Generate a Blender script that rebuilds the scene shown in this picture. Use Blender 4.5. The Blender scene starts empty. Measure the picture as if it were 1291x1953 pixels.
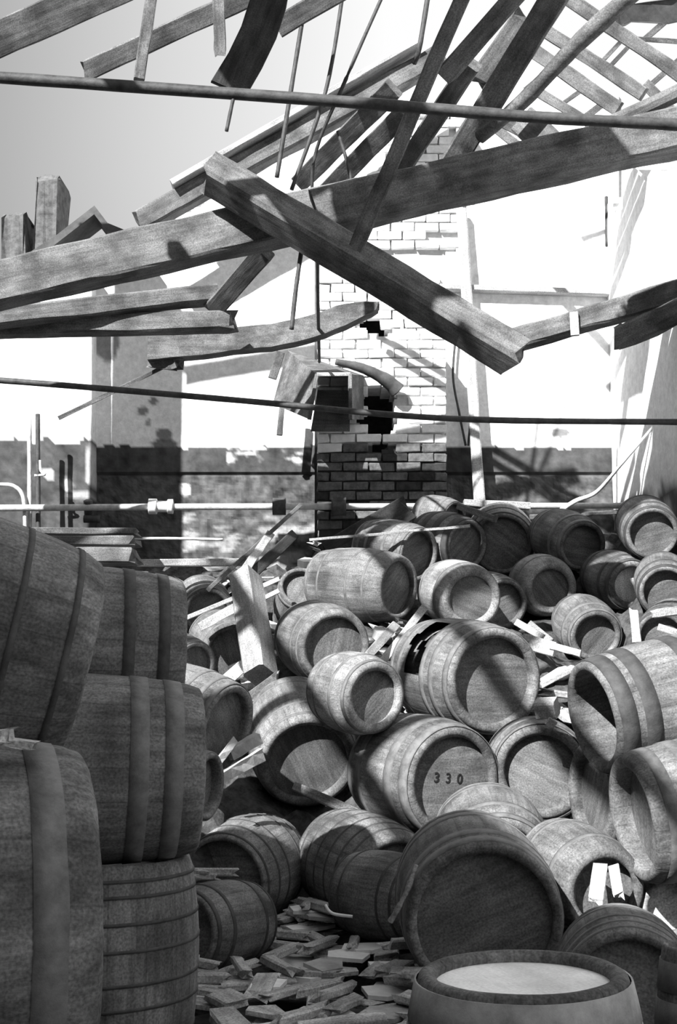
import bpy, bmesh, math, random
from mathutils import Vector, Matrix, noise

random.seed(7)
scene = bpy.context.scene
COL = scene.collection

# ------------------------------------------------------------------ camera
F = 2500.0                      # focal length in pixels of the 1291 x 1953 frame
W0, H0 = 1291.0, 1953.0
HORIZON = 1310.0
EYE = Vector((0.0, 0.0, 1.5))
TH = math.atan((HORIZON - H0 / 2) / F)
cd = bpy.data.cameras.new('camera'); cam = bpy.data.objects.new('camera', cd)
COL.objects.link(cam)
cd.sensor_fit = 'VERTICAL'; cd.sensor_height = 36.0; cd.lens = F / H0 * 36.0
cam.location = EYE; cam.rotation_euler = (math.pi / 2 + TH, 0, 0)
cd.clip_end = 500
scene.camera = cam

# ------------------------------------------------------------------ light
SUN = Vector((0.42, 0.68, -0.60)).normalized()        # direction the light travels
ld = bpy.data.lights.new('sun_offscreen', 'SUN'); ld.energy = 13.5; ld.angle = math.radians(0.6)
sun = bpy.data.objects.new('sun_offscreen', ld); COL.objects.link(sun)
sun.rotation_euler = SUN.to_track_quat('-Z', 'Y').to_euler(); sun.location = (-6, 2, 9)

world = bpy.data.worlds.new('sky'); scene.world = world; world.use_nodes = True
nt = world.node_tree; nt.nodes.clear()
wo = nt.nodes.new('ShaderNodeOutputWorld'); bg = nt.nodes.new('ShaderNodeBackground')
tc = nt.nodes.new('ShaderNodeTexCoord'); sep = nt.nodes.new('ShaderNodeSeparateXYZ')
nz = nt.nodes.new('ShaderNodeTexNoise'); nz.inputs['Scale'].default_value = 1.5
add = nt.nodes.new('ShaderNodeMath'); add.operation = 'MULTIPLY_ADD'; add.inputs[1].default_value = 0.12
ramp = nt.nodes.new('ShaderNodeValToRGB')
ramp.color_ramp.elements[0].position = 0.37; ramp.color_ramp.elements[0].color = (0.36, 0.36, 0.36, 1)
ramp.color_ramp.elements[1].position = 0.54; ramp.color_ramp.elements[1].color = (1.0, 1.0, 1.0, 1)
half = nt.nodes.new('ShaderNodeMath'); half.operation = 'MULTIPLY_ADD'
half.inputs[1].default_value = 0.5; half.inputs[2].default_value = 0.44
nt.links.new(tc.outputs['Generated'], sep.inputs[0]); nt.links.new(tc.outputs['Generated'], nz.inputs['Vector'])
nt.links.new(sep.outputs['X'], half.inputs[0])
nt.links.new(nz.outputs['Fac'], add.inputs[0]); nt.links.new(half.outputs[0], add.inputs[2])
nt.links.new(add.outputs[0], ramp.inputs[0]); nt.links.new(ramp.outputs[0], bg.inputs['Color'])
bg.inputs['Strength'].default_value = 1.0
nt.links.new(bg.outputs[0], wo.inputs[0])

vs = scene.view_settings
vs.view_transform = 'Standard'; vs.look = 'None'; vs.gamma = 1.0; vs.exposure = 0.0; vs.use_curve_mapping = False

# ------------------------------------------------------------------ pixel -> world
CR = Vector((1, 0, 0)); CU = Vector((0, -math.sin(TH), math.cos(TH))); CF = Vector((0, math.cos(TH), math.sin(TH)))
def ray(u, v):
    return (CR * ((u - W0 / 2) / F) + CU * ((H0 / 2 - v) / F) + CF)
def P(u, v, Y):
    d = ray(u, v); return EYE + d * (Y / d.y)
def PX(u, v, X):
    d = ray(u, v); return EYE + d * (X / d.x)
def pxm(px, Y):                 # metres for a length in pixels at depth Y
    return px * Y / F
def to_px(p):
    d = Vector(p) - EYE; z = d.dot(CF)
    return W0 / 2 + F * d.dot(CR) / z, H0 / 2 - F * d.dot(CU) / z

# ------------------------------------------------------------------ materials
MATS = {}
def newmat(name):
    m = bpy.data.materials.new(name); m.use_nodes = True
    return m, m.node_tree.nodes, m.node_tree.links, m.node_tree.nodes['Principled BSDF']
def grey(v): return (v, v, v, 1)
def wood(name, lo, hi, axis='X', rough=0.85, fine=16.0, bump=0.25, staves=0, dirt=0.6, grit=0.4):
    m, N, L, b = newmat(name)
    tc = N.new('ShaderNodeTexCoord'); oi = N.new('ShaderNodeObjectInfo')
    off = N.new('ShaderNodeVectorMath'); off.operation = 'MULTIPLY_ADD'
    cmb = N.new('ShaderNodeCombineXYZ')
    for i in range(3): L.new(oi.outputs['Random'], cmb.inputs[i])
    off.inputs[1].default_value = (13, 17, 19)
    L.new(cmb.outputs[0], off.inputs[0]); L.new(tc.outputs['Object'], off.inputs[2])
    mp = N.new('ShaderNodeMapping'); s = [fine] * 3; s['XYZ'.index(axis)] = fine / 9
    mp.inputs['Scale'].default_value = s
    L.new(off.outputs[0], mp.inputs['Vector'])
    n1 = N.new('ShaderNodeTexNoise'); n1.inputs['Scale'].default_value = 1.6; n1.inputs['Detail'].default_value = 7
    n1.inputs['Roughness'].default_value = 0.65
    L.new(mp.outputs[0], n1.inputs['Vector'])
    n2 = N.new('ShaderNodeTexNoise'); n2.inputs['Scale'].default_value = 4.5; n2.inputs['Detail'].default_value = 6
    L.new(off.outputs[0], n2.inputs['Vector'])
    r1 = N.new('ShaderNodeValToRGB'); r1.color_ramp.elements[0].position = 0.32; r1.color_ramp.elements[1].position = 0.68
    r1.color_ramp.elements[0].color = grey(lo); r1.color_ramp.elements[1].color = grey(hi)
    L.new(n1.outputs['Fac'], r1.inputs[0])
    r2 = N.new('ShaderNodeValToRGB'); r2.color_ramp.elements[0].position = 0.35; r2.color_ramp.elements[1].position = 0.62
    r2.color_ramp.elements[0].color = grey(1 - dirt); r2.color_ramp.elements[1].color = grey(1)
    L.new(n2.outputs['Fac'], r2.inputs[0])
    mx = N.new('ShaderNodeMixRGB'); mx.blend_type = 'MULTIPLY'; mx.inputs[0].default_value = 1
    L.new(r1.outputs[0], mx.inputs[1]); L.new(r2.outputs[0], mx.inputs[2])
    n3 = N.new('ShaderNodeTexNoise'); n3.inputs['Scale'].default_value = 110; n3.inputs['Detail'].default_value = 4
    L.new(off.outputs[0], n3.inputs['Vector'])
    g3 = N.new('ShaderNodeMapRange'); g3.inputs['From Min'].default_value = 0.3; g3.inputs['From Max'].default_value = 0.7
    g3.inputs['To Min'].default_value = 1 - grit; g3.inputs['To Max'].default_value = 1 + grit
    L.new(n3.outputs['Fac'], g3.inputs['Value'])
    mg = N.new('ShaderNodeMixRGB'); mg.blend_type = 'MULTIPLY'; mg.inputs[0].default_value = 1
    L.new(mx.outputs[0], mg.inputs[1]); L.new(g3.outputs[0], mg.inputs[2])
    col = mg.outputs[0]; height = n1.outputs['Fac']
    if staves:
        sp = N.new('ShaderNodeSeparateXYZ'); L.new(tc.outputs['Object'], sp.inputs[0])
        at = N.new('ShaderNodeMath'); at.operation = 'ARCTAN2'
        L.new(sp.outputs['Y'], at.inputs[0]); L.new(sp.outputs['X'], at.inputs[1])
        ml = N.new('ShaderNodeMath'); ml.operation = 'MULTIPLY_ADD'
        ml.inputs[1].default_value = staves / (2 * math.pi); ml.inputs[2].default_value = 50
        L.new(at.outputs[0], ml.inputs[0])
        fr = N.new('ShaderNodeMath'); fr.operation = 'FRACT'; L.new(ml.outputs[0], fr.inputs[0])
        fl = N.new('ShaderNodeMath'); fl.operation = 'FLOOR'; L.new(ml.outputs[0], fl.inputs[0])
        ad = N.new('ShaderNodeMath'); ad.operation = 'MULTIPLY_ADD'; ad.inputs[1].default_value = 31.7
        L.new(oi.outputs['Random'], ad.inputs[0]); L.new(fl.outputs[0], ad.inputs[2])
        wn = N.new('ShaderNodeTexWhiteNoise'); wn.noise_dimensions = '1D'; L.new(ad.outputs[0], wn.inputs['W'])
        mr = N.new('ShaderNodeMapRange'); mr.inputs['To Min'].default_value = 0.88; mr.inputs['To Max'].default_value = 1.08
        L.new(wn.outputs['Value'], mr.inputs['Value'])
        sm = N.new('ShaderNodeMath'); sm.operation = 'PINGPONG'; sm.inputs[1].default_value = 0.5
        L.new(fr.outputs[0], sm.inputs[0])
        gr = N.new('ShaderNodeMapRange'); gr.inputs['From Max'].default_value = 0.04; gr.inputs['To Min'].default_value = 0.72
        L.new(sm.outputs[0], gr.inputs['Value'])
        pm = N.new('ShaderNodeMath'); pm.operation = 'MULTIPLY'
        L.new(mr.outputs[0], pm.inputs[0]); L.new(gr.outputs[0], pm.inputs[1])
        m2 = N.new('ShaderNodeMixRGB'); m2.blend_type = 'MULTIPLY'; m2.inputs[0].default_value = 1
        L.new(col, m2.inputs[1]); L.new(pm.outputs[0], m2.inputs[2]); col = m2.outputs[0]
        hh = N.new('ShaderNodeMath'); hh.operation = 'MULTIPLY_ADD'; hh.inputs[1].default_value = 0.5
        L.new(gr.outputs[0], hh.inputs[0]); L.new(height, hh.inputs[2]); height = hh.outputs[0]
    L.new(col, b.inputs['Base Color'])
    b.inputs['Roughness'].default_value = rough
    b.inputs['Specular IOR Level'].default_value = 0.25
    bp = N.new('ShaderNodeBump'); bp.inputs['Strength'].default_value = bump; bp.inputs['Distance'].default_value = 0.02
    L.new(height, bp.inputs['Height']); L.new(bp.outputs[0], b.inputs['Normal'])
    MATS[name] = m; return m
def rough_mat(name, lo, hi, scale=6.0, rough=0.9, bump=0.4, metal=0.0, detail=8):
    m, N, L, b = newmat(name)
    tc = N.new('ShaderNodeTexCoord'); oi = N.new('ShaderNodeObjectInfo')
    ad = N.new('ShaderNodeVectorMath'); ad.operation = 'ADD'
    L.new(tc.outputs['Object'], ad.inputs[0])
    sc = N.new('ShaderNodeMath'); sc.operation = 'MULTIPLY'; sc.inputs[1].default_value = 23
    L.new(oi.outputs['Random'], sc.inputs[0]); L.new(sc.outputs[0], ad.inputs[1])
    n1 = N.new('ShaderNodeTexNoise'); n1.inputs['Scale'].default_value = scale; n1.inputs['Detail'].default_value = detail
    n1.inputs['Roughness'].default_value = 0.7
    L.new(ad.outputs[0], n1.inputs['Vector'])
    r1 = N.new('ShaderNodeValToRGB'); r1.color_ramp.elements[0].position = 0.35; r1.color_ramp.elements[1].position = 0.65
    r1.color_ramp.elements[0].color = grey(lo); r1.color_ramp.elements[1].color = grey(hi)
    L.new(n1.outputs['Fac'], r1.inputs[0]); L.new(r1.outputs[0], b.inputs['Base Color'])
    b.inputs['Roughness'].default_value = rough; b.inputs['Metallic'].default_value = metal
    b.inputs['Specular IOR Level'].default_value = 0.3 if hi > .05 else 0.06
    bp = N.new('ShaderNodeBump'); bp.inputs['Strength'].default_value = bump; bp.inputs['Distance'].default_value = 0.02
    L.new(n1.outputs['Fac'], bp.inputs['Height']); L.new(bp.outputs[0], b.inputs['Normal'])
    MATS[name] = m; return m
def tone_mat(name, rough=0.95):
    """colour from the painted 'tone' attribute (whitewash, paint, dirt) with fine grain"""
    m, N, L, b = newmat(name)
    at = N.new('ShaderNodeAttribute'); at.attribute_name = 'tone'
    tc = N.new('ShaderNodeTexCoord')
    n1 = N.new('ShaderNodeTexNoise'); n1.inputs['Scale'].default_value = 14; n1.inputs['Detail'].default_value = 9
    n1.inputs['Roughness'].default_value = 0.75
    L.new(tc.outputs['Object'], n1.inputs['Vector'])
    mr = N.new('ShaderNodeMapRange'); mr.inputs['From Min'].default_value = 0.3; mr.inputs['From Max'].default_value = 0.7
    mr.inputs['To Min'].default_value = 0.72; mr.inputs['To Max'].default_value = 1.15
    L.new(n1.outputs['Fac'], mr.inputs['Value'])
    ml = N.new('ShaderNodeMath'); ml.operation = 'MULTIPLY'; ml.use_clamp = True
    L.new(at.outputs['Fac'], ml.inputs[0]); L.new(mr.outputs[0], ml.inputs[1])
    L.new(ml.outputs[0], b.inputs['Base Color'])
    b.inputs['Roughness'].default_value = rough; b.inputs['Specular IOR Level'].default_value = 0.15
    bp = N.new('ShaderNodeBump'); bp.inputs['Strength'].default_value = 0.35; bp.inputs['Distance'].default_value = 0.015
    L.new(n1.outputs['Fac'], bp.inputs['Height']); L.new(bp.outputs[0], b.inputs['Normal'])
    MATS[name] = m; return m

wood('cask_wood', 0.10, 0.23, 'Z', staves=18)
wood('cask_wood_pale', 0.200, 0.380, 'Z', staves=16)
wood('head_wood', 0.090, 0.190, 'X', dirt=0.45)
wood('head_wood_pale', 0.42, 0.75, 'X', dirt=0.35)
wood('head_dusty', 0.78, 0.92, 'X', dirt=0.28, grit=.1, fine=7)
wood('rim_pale', 0.35, 0.65, 'Z')
wood('beam_wood', 0.09, 0.20, 'X')
wood('beam_dark', 0.02, 0.06, 'X')
wood('beam_grey', 0.20, 0.36, 'X', dirt=0.35)
wood('beam_pale', 0.28, 0.5, 'X', dirt=0.3)
wood('splinter_wood', 0.26, 0.56, 'X', dirt=.5)
rough_mat('hoop_iron', 0.08, 0.17, 12, 0.7, 0.3)
rough_mat('hoop_iron_dark', 0.03, 0.07, 12, 0.7, 0.3)
rough_mat('pipe_iron', 0.025, 0.07, 14, 0.6, 0.25)
rough_mat('pipe_grey', 0.30, 0.55, 14, 0.6, 0.25)
rough_mat('pipe_white', 0.6, 0.8, 10, 0.6, 0.2)
rough_mat('soot', 0.012, 0.03, 8, 0.95, 0.3)
rough_mat('mortar', 0.10, 0.30, 9, 0.95, 0.6)
rough_mat('brick_white', 0.62, 0.86, 9, 0.95, 0.5)
rough_mat('brick_raw', 0.05, 0.14, 12, 0.95, 0.5)
rough_mat('brick_soot', 0.02, 0.05, 12, 0.95, 0.5)
rough_mat('plaster_flake', 0.6, 0.82, 8, 0.95, 0.3)
rough_mat('sheet', 0.03, 0.09, 5, 0.7, 0.3)
rough_mat('rubble', 0.02, 0.10, 14, 0.95, 1.0)
rough_mat('earth', 0.03, 0.14, 4, 0.95, 0.7)
rough_mat('wall_outer', 0.10, 0.2, 3, 0.95, 0.4)
rough_mat('cement', 0.20, 0.40, 6, 0.9, 0.4)
tone_mat('painted_plaster')

# ------------------------------------------------------------------ helpers
def mesh(name, verts, faces, smooth=False):
    me = bpy.data.meshes.new(name); me.from_pydata([tuple(v) for v in verts], [], faces); me.update()
    if smooth:
        for p in me.polygons: p.use_smooth = True
    return me
def obj(name, me, mat=None, parent=None):
    o = bpy.data.objects.new(name, me); COL.objects.link(o)
    if mat and me is not None and len(me.materials) == 0: me.materials.append(MATS[mat])
    if parent: o.parent = parent
    return o
def tag(o, label, cat, group=None):
    o['label'] = label; o['category'] = cat
    if group: o['group'] = group
    return o
def struct(o, label=None):
    o['kind'] = 'structure'
    if label: o['label'] = label
    return o
def box_data(sx, sy, sz, c=(0, 0, 0)):
    x, y, z = sx / 2, sy / 2, sz / 2
    v = [(c[0] + a * x, c[1] + b * y, c[2] + d * z) for a in (-1, 1) for b in (-1, 1) for d in (-1, 1)]
    f = [(0, 1, 3, 2), (4, 6, 7, 5), (0, 4, 5, 1), (2, 3, 7, 6), (0, 2, 6, 4), (1, 5, 7, 3)]
    return v, f
def box_obj(name, sx, sy, sz, loc, mat, parent=None, rot=(0, 0, 0)):
    v, f = box_data(sx, sy, sz)
    o = obj(name, mesh(name, v, f), mat, parent); o.location = loc; o.rotation_euler = rot
    return o
def bar_mesh(name, Ln, w, h, jit=0.006, seg=None, split=(0, 0), bend=0.0, bev=0.12, seed=0, taper=(1, 1)):
    """worn timber: chamfered section swept along X, ragged ends when split"""
    rnd = random.Random(seed)
    n = seg or max(4, int(Ln / 0.18))
    b = min(w, h) * bev
    sec = [(-w/2 + b, -h/2), (w/2 - b, -h/2), (w/2, -h/2 + b), (w/2, h/2 - b), (w/2 - b, h/2), (-w/2 + b, h/2), (-w/2, h/2 - b), (-w/2, -h/2 + b)]
    vs_, fs = [], []
    k = len(sec)
    for i in range(n + 1):
        t = i / n; x = (t - 0.5) * Ln
        s = taper[0] + (taper[1] - taper[0]) * t
        for j, (y, z) in enumerate(sec):
            nx = x
            if i == 0 and split[0]: nx += rnd.uniform(0, 1) * split[0]
            if i == n and split[1]: nx -= rnd.uniform(0, 1) * split[1]
            q = noise.noise(Vector((x * 3 + seed, y * 9, z * 9))) * jit * 1.5
            vs_.append((nx, y * s + rnd.uniform(-jit, jit) * .5 + q * .4, z * s + q + bend * (1 - (2 * t - 1) ** 2)))
    for i in range(n):
        for j in range(k):
            a = i * k + j; c = i * k + (j + 1) % k
            fs.append((a, c, c + k, a + k))
    c0 = len(vs_)
    def cap(base, sgn):
        ctr = Vector((0, 0, 0))
        for j in range(k): ctr += Vector(vs_[base + j])
        ctr /= k
        vs_.append(tuple(ctr)); ci = len(vs_) - 1
        for j in range(k):
            t_ = (base + j, base + (j + 1) % k, ci)
            fs.append(t_ if sgn > 0 else t_[::-1])
    cap(0, -1); cap(n * k, 1)
    me = mesh(name, vs_, fs)
    return me
def frame_from(p0, p1, face=None, up=None):
    X = (p1 - p0).normalized()
    if up is not None:
        U = Vector(up); Z = (U - X * U.dot(X)).normalized(); Yv = Z.cross(X)
    else:
        mid = (p0 + p1) / 2
        N_ = (EYE - mid).normalized()                      # one flat side roughly towards the room
        N_ = (N_ - X * N_.dot(X)).normalized()
        Yv = N_; Z = X.cross(Yv)
    M = Matrix((X, Yv, Z)).transposed().to_4x4(); M.translation = (p0 + p1) / 2
    return M
SEED = [100]
def beam(name, label, cat, p0, p1, h, w, mat, up=None, jit=0.006, split=(0, 0), bend=0, group=None, twist=0, bev=0.12, taper=(1, 1), parent=None):
    """h = visible height of the face, w = thickness away from the viewer"""
    SEED[0] += 1
    p0, p1 = Vector(p0), Vector(p1)
    me = bar_mesh(name, (p1 - p0).length, w, h, jit, split=split, bend=bend, seed=SEED[0], bev=bev, taper=taper)
    o = obj(name, me, mat, parent)
    M = frame_from(p0, p1, up=up)
    if twist: M = M @ Matrix.Rotation(twist, 4, 'X')
    o.matrix_world = M
    if label: tag(o, label, cat, group)
    return o
def pbeam(name, label, cat, a, b, hpx, w, mat, **kw):
    """a, b = (u, v, Y)"""
    p0, p1 = P(*a), P(*b)
    return beam(name, label, cat, p0, p1, pxm(hpx, (a[2] + b[2]) / 2), w, mat, **kw)
def tube_data(pts, r, seg=10, wob=0.0, seed=0):
    pts = [Vector(p) for p in pts]; vs_, fs = [], []
    rnd = random.Random(seed)
    for i, p in enumerate(pts):
        d = (pts[min(i + 1, len(pts) - 1)] - pts[max(i - 1, 0)]).normalized()
        a = Vector((0, 0, 1)) if abs(d.z) < 0.9 else Vector((1, 0, 0))
        u = d.cross(a).normalized(); w = u.cross(d)
        rr = (r[i] if isinstance(r, (list, tuple)) else r) * (1 + rnd.uniform(-wob, wob))
        for k in range(seg):
            t = 2 * math.pi * k / seg
            vs_.append(p + (u * math.cos(t) + w * math.sin(t)) * rr)
    for i in range(len(pts) - 1):
        for k in range(seg):
            a = i * seg + k; b = i * seg + (k + 1) % seg
            fs.append((a, b, b + seg, a + seg))
    fs.append(tuple(range(seg))[::-1]); fs.append(tuple(range((len(pts) - 1) * seg, len(pts) * seg)))
    return vs_, fs
def smooth_pts(pts, n=8):
    pts = [Vector(p) for p in pts]
    if len(pts) < 3:
        return [pts[0].lerp(pts[1], i / n) for i in range(n + 1)]
    out = []
    for i in range(len(pts) - 1):
        p0 = pts[max(i - 1, 0)]; p1 = pts[i]; p2 = pts[i + 1]; p3 = pts[min(i + 2, len(pts) - 1)]
        for k in range(n):
            t = k / n
            out.append(0.5 * ((2 * p1) + (p2 - p0) * t + (2 * p0 - 5 * p1 + 4 * p2 - p3) * t * t + (-p0 + 3 * p1 - 3 * p2 + p3) * t ** 3))
    out.append(pts[-1]); return out
def rod(name, label, cat, pts, r, mat, group=None, parent=None, seg=10, wob=0.05, n=8):
    v, f = tube_data(smooth_pts(pts, n), r, seg, wob, len(pts))
    c = sum((Vector(p) for p in pts), Vector()) / len(pts)
    me = mesh(name, [x - c for x in v], f, True)
    o = obj(name, me, mat, parent); o.location = c
    if label: tag(o, label, cat, group)
    return o

# ------------------------------------------------------------------ setting: floor, walls, added roof pieces for shade
YW = 13.0
XL, XR = -5.0, 2.75
# floor
def floor_mesh():
    v, f = [], []
    nx, ny = 90, 150
    x0, x1, y0, y1 = XL - .4, 6.0, -3.4, 13.6
    for j in range(ny + 1):
        for i in range(nx + 1):
            x = x0 + (x1 - x0) * i / nx; y = y0 + (y1 - y0) * j / ny
            z = noise.noise(Vector((x * 2.3, y * 2.3, 0))) * 0.012 + noise.noise(Vector((x * 7, y * 7, 3))) * 0.008
            v.append((x, y, z - 0.01))
    for j in range(ny):
        for i in range(nx):
            a = j * (nx + 1) + i; f.append((a, a + 1, a + nx + 2, a + nx + 1))
    return mesh('floor', v, f)
struct(obj('floor', floor_mesh(), 'earth'))

def poly_in(u, v, poly):
    c = False; n = len(poly); j = n - 1
    for i in range(n):
        (x1, y1), (x2, y2) = poly[i], poly[j]
        if (y1 > v) != (y2 > v) and u < (x2 - x1) * (v - y1) / (y2 - y1) + x1: c = not c
        j = i
    return c
def fbm(x, y, s, o=4, z=0.0):
    return noise.fractal(Vector((x * s, y * s, z)), 1.0, 2.0, o)
def sstep(a, b, x):
    t = min(1, max(0, (x - a) / (b - a))); return t * t * (3 - 2 * t)
def blob(u, v, cu, cv, ru, rv, ns=0.5):
    d = math.hypot((u - cu) / ru, (v - cv) / rv) + fbm(u, v, 0.02, 4, cu) * ns
    return 1 - sstep(0.8, 1.1, d)
# gable outline, in pixels seen on the plane of the wall
def gable_top(u):
    return 72 + abs(u - 935) * (0.575 if u < 935 else 0.42) + fbm(u, 0, 0.03, 3) * 9

BREAST = (604, 848)            # chimney breast between these pixel columns on the wall plane
HOLE = [(684, 742), (700, 730), (735, 735), (757, 748), (752, 780), (757, 805), (745, 835), (735, 858), (712, 862), (706, 835), (690, 815), (676, 800), (678, 770)]
HOLE2 = [(684, 545), (715, 540), (728, 575), (735, 615), (745, 640), (700, 646), (682, 640), (690, 600), (678, 570)]

def wall_tone(u, v):
    """albedo of the back wall: whitewash above, one dark dado paint below, with stains, flaking, dark spots and a sunlit patch painted in"""
    edge = 852 + fbm(u, v, 0.03, 4) * 5
    n = fbm(u, v, 0.012, 5); n2 = fbm(u, v, 0.06, 5, 4)
    if v < edge:
        t = 0.82 + n * 0.05
        for (cu, cv, ru, rv, k) in ((272, 783, 9, 9, .7), (292, 765, 8, 8, .7), (283, 806, 4, 10, .6), (312, 828, 14, 12, .75), (312, 848, 26, 10, .8), (1065, 826, 16, 9, .75), (200, 655, 22, 40, .7), (372, 742, 7, 12, .5), (385, 635, 30, 12, .6), (985, 808, 14, 12, .5)):  # stains and dark spots; the dark inside small holes is painted too
            t *= 1 - k * blob(u, v, cu, cv, ru, rv)
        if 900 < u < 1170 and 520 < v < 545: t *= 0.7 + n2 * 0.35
    elif v < 906:
        t = 0.065 + 0.03 * n + 0.03 * n2
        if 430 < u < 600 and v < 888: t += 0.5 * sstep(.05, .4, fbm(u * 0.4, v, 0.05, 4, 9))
    else:
        t = 0.085 + 0.04 * n + .06 * n2
        if 345 < u < 620 and v > 975: t += 0.2 * sstep(-.02, .25, fbm(u * .6, v * 1.6, 0.02, 4, 2))
    if v > edge:
        t += 0.6 * blob(u, v, 353, 932, 10, 12, .5)  # pale flake beside the shadow edge, sunlit brightness painted into its tone
    return max(0.02, min(0.86, t))

def wall_grid(name, u0, u1, v0, v1, Y, keep, tone, step=5.0, thick=0.05, relief=None, mat='painted_plaster', Yref=YW):
    """upright wall plate built as a cell grid; cells may be left out, so holes and ragged edges are real"""
    nu = int((u1 - u0) / step); nv = int((v1 - v0) / step)
    vs_, fs, tn = [], [], []
    idx = {}
    def vid(i, j, back):
        k = (i, j, back)
        if k not in idx:
            u = u0 + i * step; v = v0 + j * step
            p = P(u, v, Yref)
            r = relief(u, v) if relief else 0
            idx[k] = len(vs_); vs_.append((p.x, Y - r if not back else Y + thick, p.z)); tn.append(tone(u, v))
        return idx[k]
    cells = {(i, j) for i in range(nu) for j in range(nv) if keep(u0 + (i + .5) * step, v0 + (j + .5) * step)}
    for (i, j) in cells:
        fs.append((vid(i, j, 0), vid(i, j + 1, 0), vid(i + 1, j + 1, 0), vid(i + 1, j, 0)))
        for (di, dj, a, b) in ((-1, 0, (0, 0), (0, 1)), (1, 0, (1, 1), (1, 0)), (0, -1, (1, 0), (0, 0)), (0, 1, (0, 1), (1, 1))):
            if (i + di, j + dj) not in cells:
                A = (i + a[0], j + a[1]); B = (i + b[0], j + b[1])
                fs.append((vid(*A, 0), vid(*A, 1), vid(*B, 1), vid(*B, 0)))
    me = mesh(name, vs_, fs)
    at = me.attributes.new('tone', 'FLOAT', 'POINT'); at.data.foreach_set('value', tn)
    return obj(name, me, mat)

def relief(u, v):
    r = 0.004 * fbm(u, v, 0.03, 3)
    if v > 906: r += 0.028 * fbm(u, v, 0.03, 5, 7) - 0.012
    if 902 < v < 908: r -= 0.03
    return r
def in_breast_bricks(u, v):
    return BREAST[0] < u < BREAST[1]
# plaster sheet of the back wall, left and right of the chimney breast
def keep_back(u, v):
    if v < gable_top(u): return False
    if BREAST[0] - 2 < u < BREAST[1] and v > 470: return False
    if poly_in(u, v, GABLE_BRICK) : return False
    return True
def _rag(poly, amp=9):
    out = []
    for i in range(len(poly)):
        a = Vector(poly[i] + (0,)); b = Vector(poly[(i + 1) % len(poly)] + (0,))
        for k in range(4):
            q = a.lerp(b, k / 4); s = noise.noise_vector(q * 0.05) * amp
            out.append((q.x + s.x, q.y + s.y))
    return out
GABLE_BRICK = _rag([(770, 225), (860, 215), (905, 330), (870, 480), (590, 480), (640, 400), (720, 330)])
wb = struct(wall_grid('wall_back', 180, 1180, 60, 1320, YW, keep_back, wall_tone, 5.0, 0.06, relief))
# masonry core behind the plaster and the bricks
CORE = []
def keep_core(u, v):
    return v > gable_top(u) - 2 and not poly_in(u, v, HOLE_R) and not poly_in(u, v, HOLE2_R)
HOLE_R = _rag(HOLE, 5); HOLE2_R = _rag(HOLE2, 5)
core = wall_grid('masonry_core', 150, 1190, 60, 1330, YW + 0.062, keep_core, lambda u, v: 0.5 if v < 850 else 0.16, 8.0, 0.2, None)
core.name = 'wall_core'; core.parent = wb

# chimney breast: courses of separate bricks standing proud of the wall
Yb = YW - 0.60
bl, bh = 0.238, 0.079
def brick_mesh(seed, L_, H_, D_):
    rnd = random.Random(seed)
    v, f = box_data(L_, D_, H_)
    bm = bmesh.new()
    for p in v: bm.verts.new(p)
    bm.verts.ensure_lookup_table()
    for q in f: bm.faces.new([bm.verts[i] for i in q])
    bmesh.ops.bevel(bm, geom=bm.edges[:], offset=0.007, segments=1, affect='EDGES')
    for p in bm.verts: p.co += Vector((rnd.uniform(-1, 1), rnd.uniform(-1, 1), rnd.uniform(-1, 1))) * 0.006
    bmesh.ops.recalc_face_normals(bm, faces=bm.faces)
    me = bpy.data.meshes.new('brick'); bm.to_mesh(me); bm.free(); return me
BR = {}
for kind in ('brick_white', 'brick_raw', 'brick_soot'):
    BR[kind] = []
    for s in range(4):
        me = brick_mesh(s, bl, bh, 0.12); me.materials.append(MATS[kind]); BR[kind].append(me)
        me = brick_mesh(s + 9, bl / 2 - .006, bh, 0.12); me.materials.append(MATS[kind]); BR[kind].append(me)
rb = random.Random(5)
bx0 = P(BREAST[0], 700, Yb).x; bx1 = P(BREAST[1], 700, Yb).x
pitch = bh + 0.014
ztop = P(700, 474, Yb).z; zbot = P(700, 1010, Yb).z
nrow = int((ztop - zbot) / pitch)
brick_count = 0
for r in range(nrow):
    z = zbot + (r + .5) * pitch
    x = bx0 + 0.006
    half_first = r % 2
    k = 0
    while x < bx1 - 0.06:
        isH = (half_first and k == 0)
        w_ = bl / 2 - .006 if isH else bl
        if x + w_ > bx1 + 0.02:
            isH = True; w_ = bl / 2 - .006
        cx = x + w_ / 2
        u, v = to_px((cx, Yb, z))
        x += w_ + 0.013; k += 1
        if poly_in(u, v, HOLE_R) or poly_in(u, v, HOLE2_R): continue
        # broken-out shoulder at the upper left and the ragged crown
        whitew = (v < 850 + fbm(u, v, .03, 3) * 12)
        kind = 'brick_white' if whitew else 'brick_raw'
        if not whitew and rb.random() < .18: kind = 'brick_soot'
        proud = Yb
        if v < 630 + fbm(u, 1, .02, 3) * 14: proud = YW - 0.02      # above the broken breast only the wall itself
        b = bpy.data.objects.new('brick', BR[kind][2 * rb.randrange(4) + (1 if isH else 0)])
        COL.objects.link(b); b.parent = wb
        b.location = (cx, proud + 0.06 + rb.uniform(-.012, .012), z)
        b.rotation_euler = (rb.uniform(-.02, .02), rb.uniform(-.015, .015), rb.uniform(-.03, .03))
        brick_count += 1
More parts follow.
